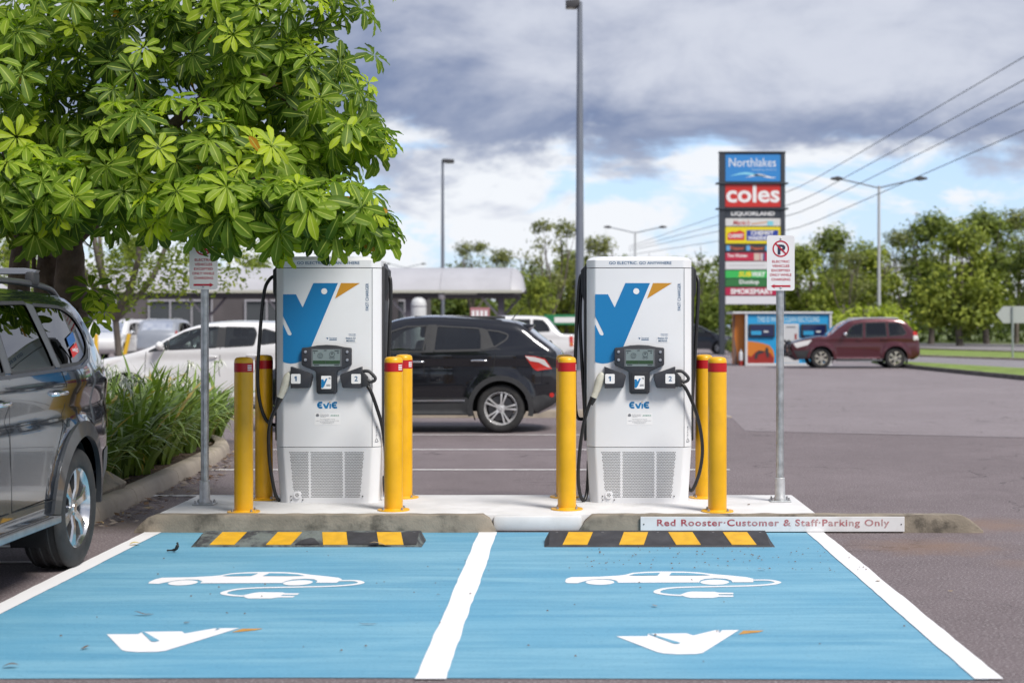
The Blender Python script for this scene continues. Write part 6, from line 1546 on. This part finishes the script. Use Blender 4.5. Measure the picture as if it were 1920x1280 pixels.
rt = [ # px, D, top, variant, label
    (1205, 128, 470, 6, 'dark round tree just right of the charger cap, beyond the shelter'), (1265, 118, 486, 7, 'green tree between the charger and the tall sign'), (1330, 132, 455, 5, 'dark tree whose top shows beside the tall sign frame'),
    (1325, 104, 520, 6, 'low bushy tree behind the leg of the tall sign'), (1425, 120, 500, 0, 'tree behind the lower panels of the tall sign'), (1505, 120, 462, 7, 'tree just past the tall sign, behind the parking sign'),
    (1560, 136, 425, 1, 'pointed green tree between the parking sign and the twin arm lamp'), (1590, 112, 468, 2, 'thin palm-like tree beside the twin arm lamp'), (1625, 120, 452, 0, 'broad tree right behind the twin arm lamp post'),
    (1690, 130, 424, 8, 'bright tree past the twin arm lamp above the maroon roof'), (1745, 122, 398, 1, 'tall dark tree above the tail of the maroon four wheel drive'), (1800, 112, 418, 7, 'full tree with a forked pale trunk beside the far road'),
    (1850, 124, 392, 1, 'tallest dark tree before the direction board'), (1905, 126, 386, 8, 'big tree over the direction board'), (1965, 112, 385, 1, 'tree cut by the edge of the picture above the direction board'),
    (2050, 110, 390, 7, 'tree out past the direction board'), (1480, 140, 470, 8, 'grey green tree peeping over the parking sign plate')]
for i, (px, D, top_, v, lab) in enumerate(rt): plant_tree('roadside_tree', v, px, D, top_, lab, 'tree', GR, rz=i*1.7, wide=1.05)
mt = [(1040, 100, 408, 2, 'tall open gum tree left of the big light pole'), (1122, 104, 436, 8, 'gum tree right of the big light pole'), (1000, 116, 470, 6, 'dense tree low behind the white utility'), (1075, 118, 500, 7, 'green tree low behind the big light pole'),
      (885, 128, 450, 2, 'thin gum tree just right of the pole behind the shelter'), (940, 122, 462, 8, 'gum tree over the end of the shelter roof'), (1160, 112, 500, 0, 'green tree filling the gap left of the charger cap'), (855, 140, 475, 6, 'dark tree behind the shelter roof beside its pole'),
      (960, 108, 540, 6, 'low dark tree under the shelter end'), (1240, 150, 500, 0, 'distant tree over the charger cap'), (1130, 96, 540, 7, 'low bright tree left of the charger behind the cable'), (1010, 94, 520, 7, 'bright bushy tree over the white utility cab'), (1065, 108, 470, 0, 'leafy tree right behind the big light pole base'), (1150, 124, 455, 6, 'tree top between the big light pole and the charger cap')]
for i, (px, D, top_, v, lab) in enumerate(mt): plant_tree('gum_tree' if v in (2, 8) else 'green_tree', v, px, D, top_, lab, 'tree', 'trees behind the shelter', rz=i*2.1+.4)
plant_tree('lime_shrub', 3, 1600, 94, 562, 'yellow green shrub over the hood of the maroon four wheel drive', 'shrub', None, .3, 1.25)
plant_tree('lime_shrub', 3, 1655, 96, 560, 'yellow green shrub over the cabin of the maroon four wheel drive', 'shrub', None, 1.9, 1.1)
plant_tree('lime_shrub', 3, 1540, 98, 575, 'yellow green shrub right above the blue kiosk', 'shrub', None, 2.9, 1.0)
plant_tree('dark_shrub', 5, 1372, 74, 630, 'low dark shrub at the foot of the tall sign', 'shrub', None, .8, .9)
plant_tree('fine_leaved_tree', 4, 214, 33, 285, 'fine leaved tree hanging in front of the shelter roof', 'tree', None, .5, 1.3)
plant_tree('roof_tree', 7, 480, 125, 485, 'pale tree top above the shelter beside the tree-shaded charger', 'tree', None, 1.0, 1.0)
for i, px in enumerate((-420, -200, 40, 250)):
    plant_tree('hedge_tree', (0, 6, 7, 1)[i], px, 116, 440, ['tree far left behind the shop roof', 'round tree behind the shop roof', 'tree behind the shop roof above the grey SUV', 'pointed tree behind the shop roof above the lilies'][i], 'tree', 'trees behind the shop', i*1.1)
# understorey that closes the view beneath the crowns
us = MB(); rn = random.Random(5); cvv, cff, ctt = [], [], []
for k in range(1500):
    X = rn.uniform(-14, 62); D = 134 + rn.uniform(0, 10) + max(0, (20 - X))*.1; H = rn.uniform(.3, 3.8)
    for _ in range(8):
        p = Vector((X + rn.gauss(0, .6), D + rn.gauss(0, .6), max(.05, H + rn.gauss(0, .5)))); a = Vector((rn.gauss(0, 1), rn.gauss(0, 1), rn.gauss(0, 1))).normalized(); b = a.orthogonal().normalized(); s = rn.uniform(.2, .5); o_ = len(cvv)
        cvv += [(p+a*s)[:], (p+b*s*.5)[:], (p-a*s)[:], (p-b*s*.5)[:]]; cff.append((o_, o_+1, o_+2, o_+3)); ctt += [rn.random()*.3]*4
me = bpy.data.meshes.new('undergrowth'); me.from_pydata(cvv, [], cff); me.materials.append(FL[1]); set_attr(me, 'tone', ctt)
tag(link('undergrowth', me), 'dark undergrowth beneath the roadside trees', 'undergrowth', None, 'stuff')

# ------------------------------------------------------------------ planted bed
bedk = [(-3.74, 11.3), (-3.79, 12.4), (-3.83, 13.6), (-3.92, 15.4), (-4.05, 17.6), (-4.25, 19.2), (-4.75, 20.4), (-5.6, 20.9), (-8.5, 21.0)]
KP_ = [Vector((p.x, p.y)) for p in cr([(a, b, 0) for a, b in bedk], 5)]
bed = tag(MB().sheet([(-9.5, 11.3)] + [(p.x-.1, p.y) for p in KP_] + [(-9.5, 21.0)], .085).build('bed_soil', SOIL), 'brown mulch of the planted bed', kind='structure')
kb = empty('bed_kerb', (0, 0, 0), 'curved tan concrete kerb round the lilies', 'kerb')
n = len(KP_); seg = 5
for s0 in range(0, n-1, seg):
    idx = list(range(s0, min(n, s0+seg+1))); mb = MB(); rings = []
    for ii, i in enumerate(idx):
        d = (KP_[min(i+1, n-1)] - KP_[max(i-1, 0)]).normalized(); nr = Vector((d.y, -d.x)); p = KP_[i]
        if ii == 0: p = p + d*.004
        if ii == len(idx)-1: p = p - d*.004
        rings.append([(*(p + nr*u), z) for u, z in ((.03, 0), (.025, .07), (.0, .125), (-.03, .14), (-.13, .142), (-.15, .13), (-.15, 0))])
    k = 7; mb.add([q_ for r_ in rings for q_ in r_], [(i*k+j, (i+1)*k+j, (i+1)*k+(j+1) % k, i*k+(j+1) % k) for i in range(len(idx)-1) for j in range(k)] + [tuple(range(k))[::-1], tuple(range((len(idx)-1)*k, len(idx)*k))])
    mb.build('kerb_block', CONC2, kb, smooth=40)
mb = MB(); mb.bbox(-.34, .34, -.11, .11, 0, .13, .02, 2); mb.v = [tuple(Vector(v) + Vector((mnoise.noise(Vector(v)*9), mnoise.noise(Vector(v)*9+Vector((3, 1, 0))), mnoise.noise(Vector(v)*9+Vector((7, 0, 2)))))*.012) for v in mb.v]
tag(mb.build('loose_kerb_block', CONC, None, smooth=40, loc=(-4.12, 13.35, .10), rot=(R(30), R(-6), R(78))), 'loose grey concrete block tilted behind the bed kerb', 'block')
LILY = leafmat('lily_leaf', [(0, (.05, .09, .02)), (.4, (.13, .205, .04)), (.8, (.24, .33, .07)), (.97, (.30, .36, .08)), (1.0, (.40, .30, .08))], .4, .22)
PETAL = M('white_petal', (.72, .74, .66), .6); STALK = M('flower_stalk', (.16, .24, .06), .6)
def lily(seed, h, nl):
    rn = random.Random(seed); vs, fs, tn = [], [], []
    for k in range(nl):
        a = rn.random()*6.28; L = h*rn.uniform(.75, 1.25); w = rn.uniform(.022, .038); lean = rn.uniform(.15, 1.1); curl = rn.uniform(.3, 1.5); t_ = rn.choice((rn.uniform(.1, .75), rn.uniform(.1, .75), rn.uniform(.4, .95), 1.0 if rn.random() < .12 else .6))
        p = Vector((rn.uniform(-.10, .10), rn.uniform(-.10, .10), 0)); el_ = math.pi/2 - lean*.35; sd = Vector((-math.sin(a), math.cos(a), 0)); o_ = len(vs); K = 7
        for i in range(K+1):
            t = i/K; ww = w*(1 - t**3*.95)*(.6 + .4*min(1, t*4)); vs += [(p + sd*ww)[:], (p - sd*ww)[:]]; tn += [min(1, t_)]*2
            el_ -= (lean*.10 + curl*.36*t); p = p + Vector((math.cos(a)*math.cos(el_), math.sin(a)*math.cos(el_), math.sin(el_)))*L/K
        fs += [(o_+2*i, o_+2*i+1, o_+2*i+3, o_+2*i+2) for i in range(K)]
    me = bpy.data.meshes.new('foliage'); me.from_pydata(vs, [], fs); me.materials.append(LILY); me.polygons.foreach_set('use_smooth', [True]*len(me.polygons)); set_attr(me, 'tone', tn); return me
def flower(seed):
    rn = random.Random(seed); st = MB(); H = rn.uniform(.80, .98); lx = rn.uniform(-.12, .2); st.tube(cr([(0, 0, 0), (lx*.4, 0, H*.5), (lx, -.05, H)], 4), .008, 6); f = MB()
    for b in range(rn.choice((2, 3, 4))):
        c = Vector((lx + rn.uniform(-.09, .09), -.05 + rn.uniform(-.09, .05), H + rn.uniform(-.03, .07))); st.tube([(lx, -.05, H), c[:]], .005, 5)
        for k in range(6):
            a = 6.28*k/6 + rn.random()*.5; p = Vector(c); el_ = rn.uniform(.1, .7); sd = Vector((-math.sin(a), math.cos(a), 0)); vs = []
            for i in range(6):
                w = .007*(1 - i/6.2); vs += [(p+sd*w)[:], (p-sd*w)[:]]; el_ -= .42; p = p + Vector((math.cos(a)*math.cos(el_), math.sin(a)*math.cos(el_), math.sin(el_)))*.026
            f.add(vs, [(2*i, 2*i+1, 2*i+3, 2*i+2) for i in range(5)])
        f.lathe([(.004, 0), (.016, .016), (.022, .03)], c, 8)
    return st.mesh('flower_stalk', STALK), f.mesh('flower', PETAL)
LM = [lily(40+i, (.92, 1.0, .82, 1.06)[i], (56, 64, 50, 60)[i]) for i in range(4)]; FM = [flower(70+i) for i in range(5)]
rn = random.Random(3); spots = []
for D in np.arange(12.9, 20.6, .50):
    xk = float(np.interp(D, [q_[1] for q_ in bedk[:6]], [q_[0] for q_ in bedk[:6]]))
    for j in range(4):
        X = xk - .48 - j*.52 + rn.uniform(-.10, .10); spots.append((X, D + rn.uniform(-.14, .14), j))
ROWS = ['in the kerb row', 'in the second row', 'in the third row', 'in the back row']
cnt = [0]*4; ORD = 'first second third fourth fifth sixth seventh eighth ninth tenth eleventh twelfth thirteenth fourteenth fifteenth sixteenth seventeenth eighteenth'.split()
for i, (X, D, j) in enumerate(spots):
    px = CX + X*FPX/D
    if D < 14 and X < -4.9: continue
    root = empty('spider_lily', (X, D, .09), None, 'lily', 'strap leaved lilies in the bed', rn.random()*6.28); s = rn.uniform(.85, 1.12)*(.82 if D < 14.2 else 1); root.scale = (s, s, s)
    link('foliage', LM[i % 4], root)
    fl = False
    if D > 14.6 and rn.random() < .7:
        a, b = FM[i % 5]; k_ = link('flower_stalk', a, root); link('flower', b, k_); fl = True
    cnt[j] += 1
    root['label'] = ('flowering' if fl else 'leafy') + ' strap leaved lily, ' + ORD[cnt[j]-1] + ' from the grey SUV ' + ROWS[j]

# ------------------------------------------------------------------ fallen leaves
DRY = [M('dry_leaf_tan', (.36, .26, .14), .8), M('dry_leaf_brown', (.13, .075, .04), .85), M('dry_leaf_yellow', (.50, .38, .06), .7), M('dry_leaf_grey', (.24, .20, .17), .85)]
def dry_mesh(seed, L, W, m):
    rn = random.Random(seed); vs = []
    for i in range(6):
        t = i/5; w = W/2*math.sin(math.pi*(.06+.9*t))**.8; z = .012*L/.15 + .02*math.sin(3*t+seed)*L/.15; c = rn.uniform(.05, .3)
        vs += [(L*(t-.5), w, max(.003, z + c*w)), (L*(t-.5), 0, max(.002, z)), (L*(t-.5), -w, max(.003, z + c*w))]
    mb = MB(); mb.add(vs, [(3*i, 3*i+1, 3*i+4, 3*i+3) for i in range(5)] + [(3*i+1, 3*i+2, 3*i+5, 3*i+4) for i in range(5)]); return mb.mesh('fallen_leaf', m, smooth=180)
for i, (px, py, L, W, m, rz, lab) in enumerate(((253, 1021, .075, .05, 2, .4, 'yellow fallen leaf on the white line by the grey SUV'), (712, 1024, .14, .03, 0, .15, 'tan dry leaf lying against the worn wheel stop'), (270, 1152, .10, .022, 1, .2, 'thin dark twig leaf in the bay beside the grey SUV'),
        (690, 1170, .10, .012, 1, .0, 'dark stick lying in the bay beside the grey SUV'), (350, 1167, .03, .02, 1, .5, 'tiny dark scrap near the middle of that bay'), (160, 1215, .05, .02, 1, .9, 'small brown leaf near the white bird mark'), (20, 1250, .07, .03, 1, .2, 'brown leaf at the lower corner of the blue bay'),
        (1428, 1068, .05, .02, 3, .3, 'grey leaf above the cord of the plug symbol'), (1228, 1136, .03, .03, 3, 0, 'small pale scrap below the plug symbol'), (1646, 1089, .035, .025, 0, .6, 'small curled leaf on the outer white line'), (1782, 1108, .03, .02, 0, .1, 'pale scrap on the asphalt past the outer line'),
        (1404, 946, .03, .02, 1, .7, 'tiny reddish leaf on the slab by the sign base'), (155, 1015, .09, .06, 0, .9, 'tan leaf on the dirt beside the grey SUV tyre'), (822, 1115, .02, .015, 1, .3, 'tiny dark speck leaf beside the middle line'))):
    z = SZ if py < 950 else .009; p = gnd(px, py, z); tag(link('fallen_leaf', dry_mesh(i, L, W, DRY[m]), None, (p.x, p.y, z + .001), (0, 0, rz)), lab, 'leaf', 'fallen leaves')
p = gnd(325, 1034, .009); mb = MB(); mb.tube(cr([(-.045, 0, .010), (0, .005, .012), (.02, 0, .022), (.03, 0, .05), (.025, 0, .065)], 4), [.006]*4+[.010]*4+[.012]*4+[.007]*4+[.009], 7)
tag(mb.build('seed_pod', M('pod_black', (.012, .012, .012), .6), None, loc=(p.x, p.y, p.z)), 'small black seed pod standing up in the blue bay', 'seed pod')
# litter drift along the bed kerb
vs, fs, mi = [], [], []; rn = random.Random(9)
for k in range(420):
    D = rn.uniform(12.0, 19.0); xk = float(np.interp(D, [q_[1] for q_ in bedk[:6]], [q_[0] for q_ in bedk[:6]])); X = xk + .05 + abs(rn.gauss(0, .16)); L = rn.uniform(.02, .10)*(1.3 if rn.random() < .2 else .8); a = rn.random()*6.28; d = Vector((math.cos(a), math.sin(a), rn.uniform(-.1, .3)))*L/2; w = Vector((-math.sin(a), math.cos(a), rn.uniform(-.4, .4)))*L*rn.uniform(.12, .3); p = Vector((X, D, .012 + L*.12)); o_ = len(vs)
    vs += [(p-d)[:], (p+w)[:], (p+d)[:], (p-w)[:]]; fs.append((o_, o_+1, o_+2, o_+3)); mi.append(rn.choice((0, 1, 1, 1, 3, 3)))
for k in range(500):
    D = rn.uniform(11.6, 20); X = rn.uniform(-6.5, -3.95 - (D-11)*.045); L = rn.uniform(.03, .10); a = rn.random()*6.28; d = Vector((math.cos(a), math.sin(a), rn.uniform(-.1, .3)))*L/2; w = Vector((-math.sin(a), math.cos(a), rn.uniform(-.4, .4)))*L*.22; p = Vector((X, D, .10)); o_ = len(vs)
    vs += [(p-d)[:], (p+w)[:], (p+d)[:], (p-w)[:]]; fs.append((o_, o_+1, o_+2, o_+3)); mi.append(rn.choice((0, 1, 1, 3)))
me = bpy.data.meshes.new('leaf_litter'); me.from_pydata(vs, [], fs); [me.materials.append(m) for m in DRY]; me.polygons.foreach_set('material_index', mi)
tag(link('leaf_litter', me), 'dry leaf litter drifted along the bed kerb', 'litter', None, 'stuff')
# grit scattered on the paint below the wheel stops
vs, fs = [], []
for k in range(160):
    X = rn.uniform(.1, 1.9) if k % 3 else rn.uniform(-3, 1.8); D = rn.uniform(9.9, 10.9) if k % 3 else rn.uniform(7.2, 10.9); r_ = rn.uniform(.003, .009); p = Vector((X, D, .009 + r_*.5)); o_ = len(vs)
    vs += [(p+Vector(v)*r_)[:] for v in ((1, 0, 0), (0, 1, 0), (-1, 0, 0), (0, -1, 0), (0, 0, .8))]; fs += [(o_, o_+1, o_+4), (o_+1, o_+2, o_+4), (o_+2, o_+3, o_+4), (o_+3, o_, o_+4)]
me = bpy.data.meshes.new('gravel'); me.from_pydata(vs, [], fs); me.materials.append(DRY[1]); tag(link('gravel', me), 'dark grit scattered on the blue paint', 'gravel', None, 'stuff')
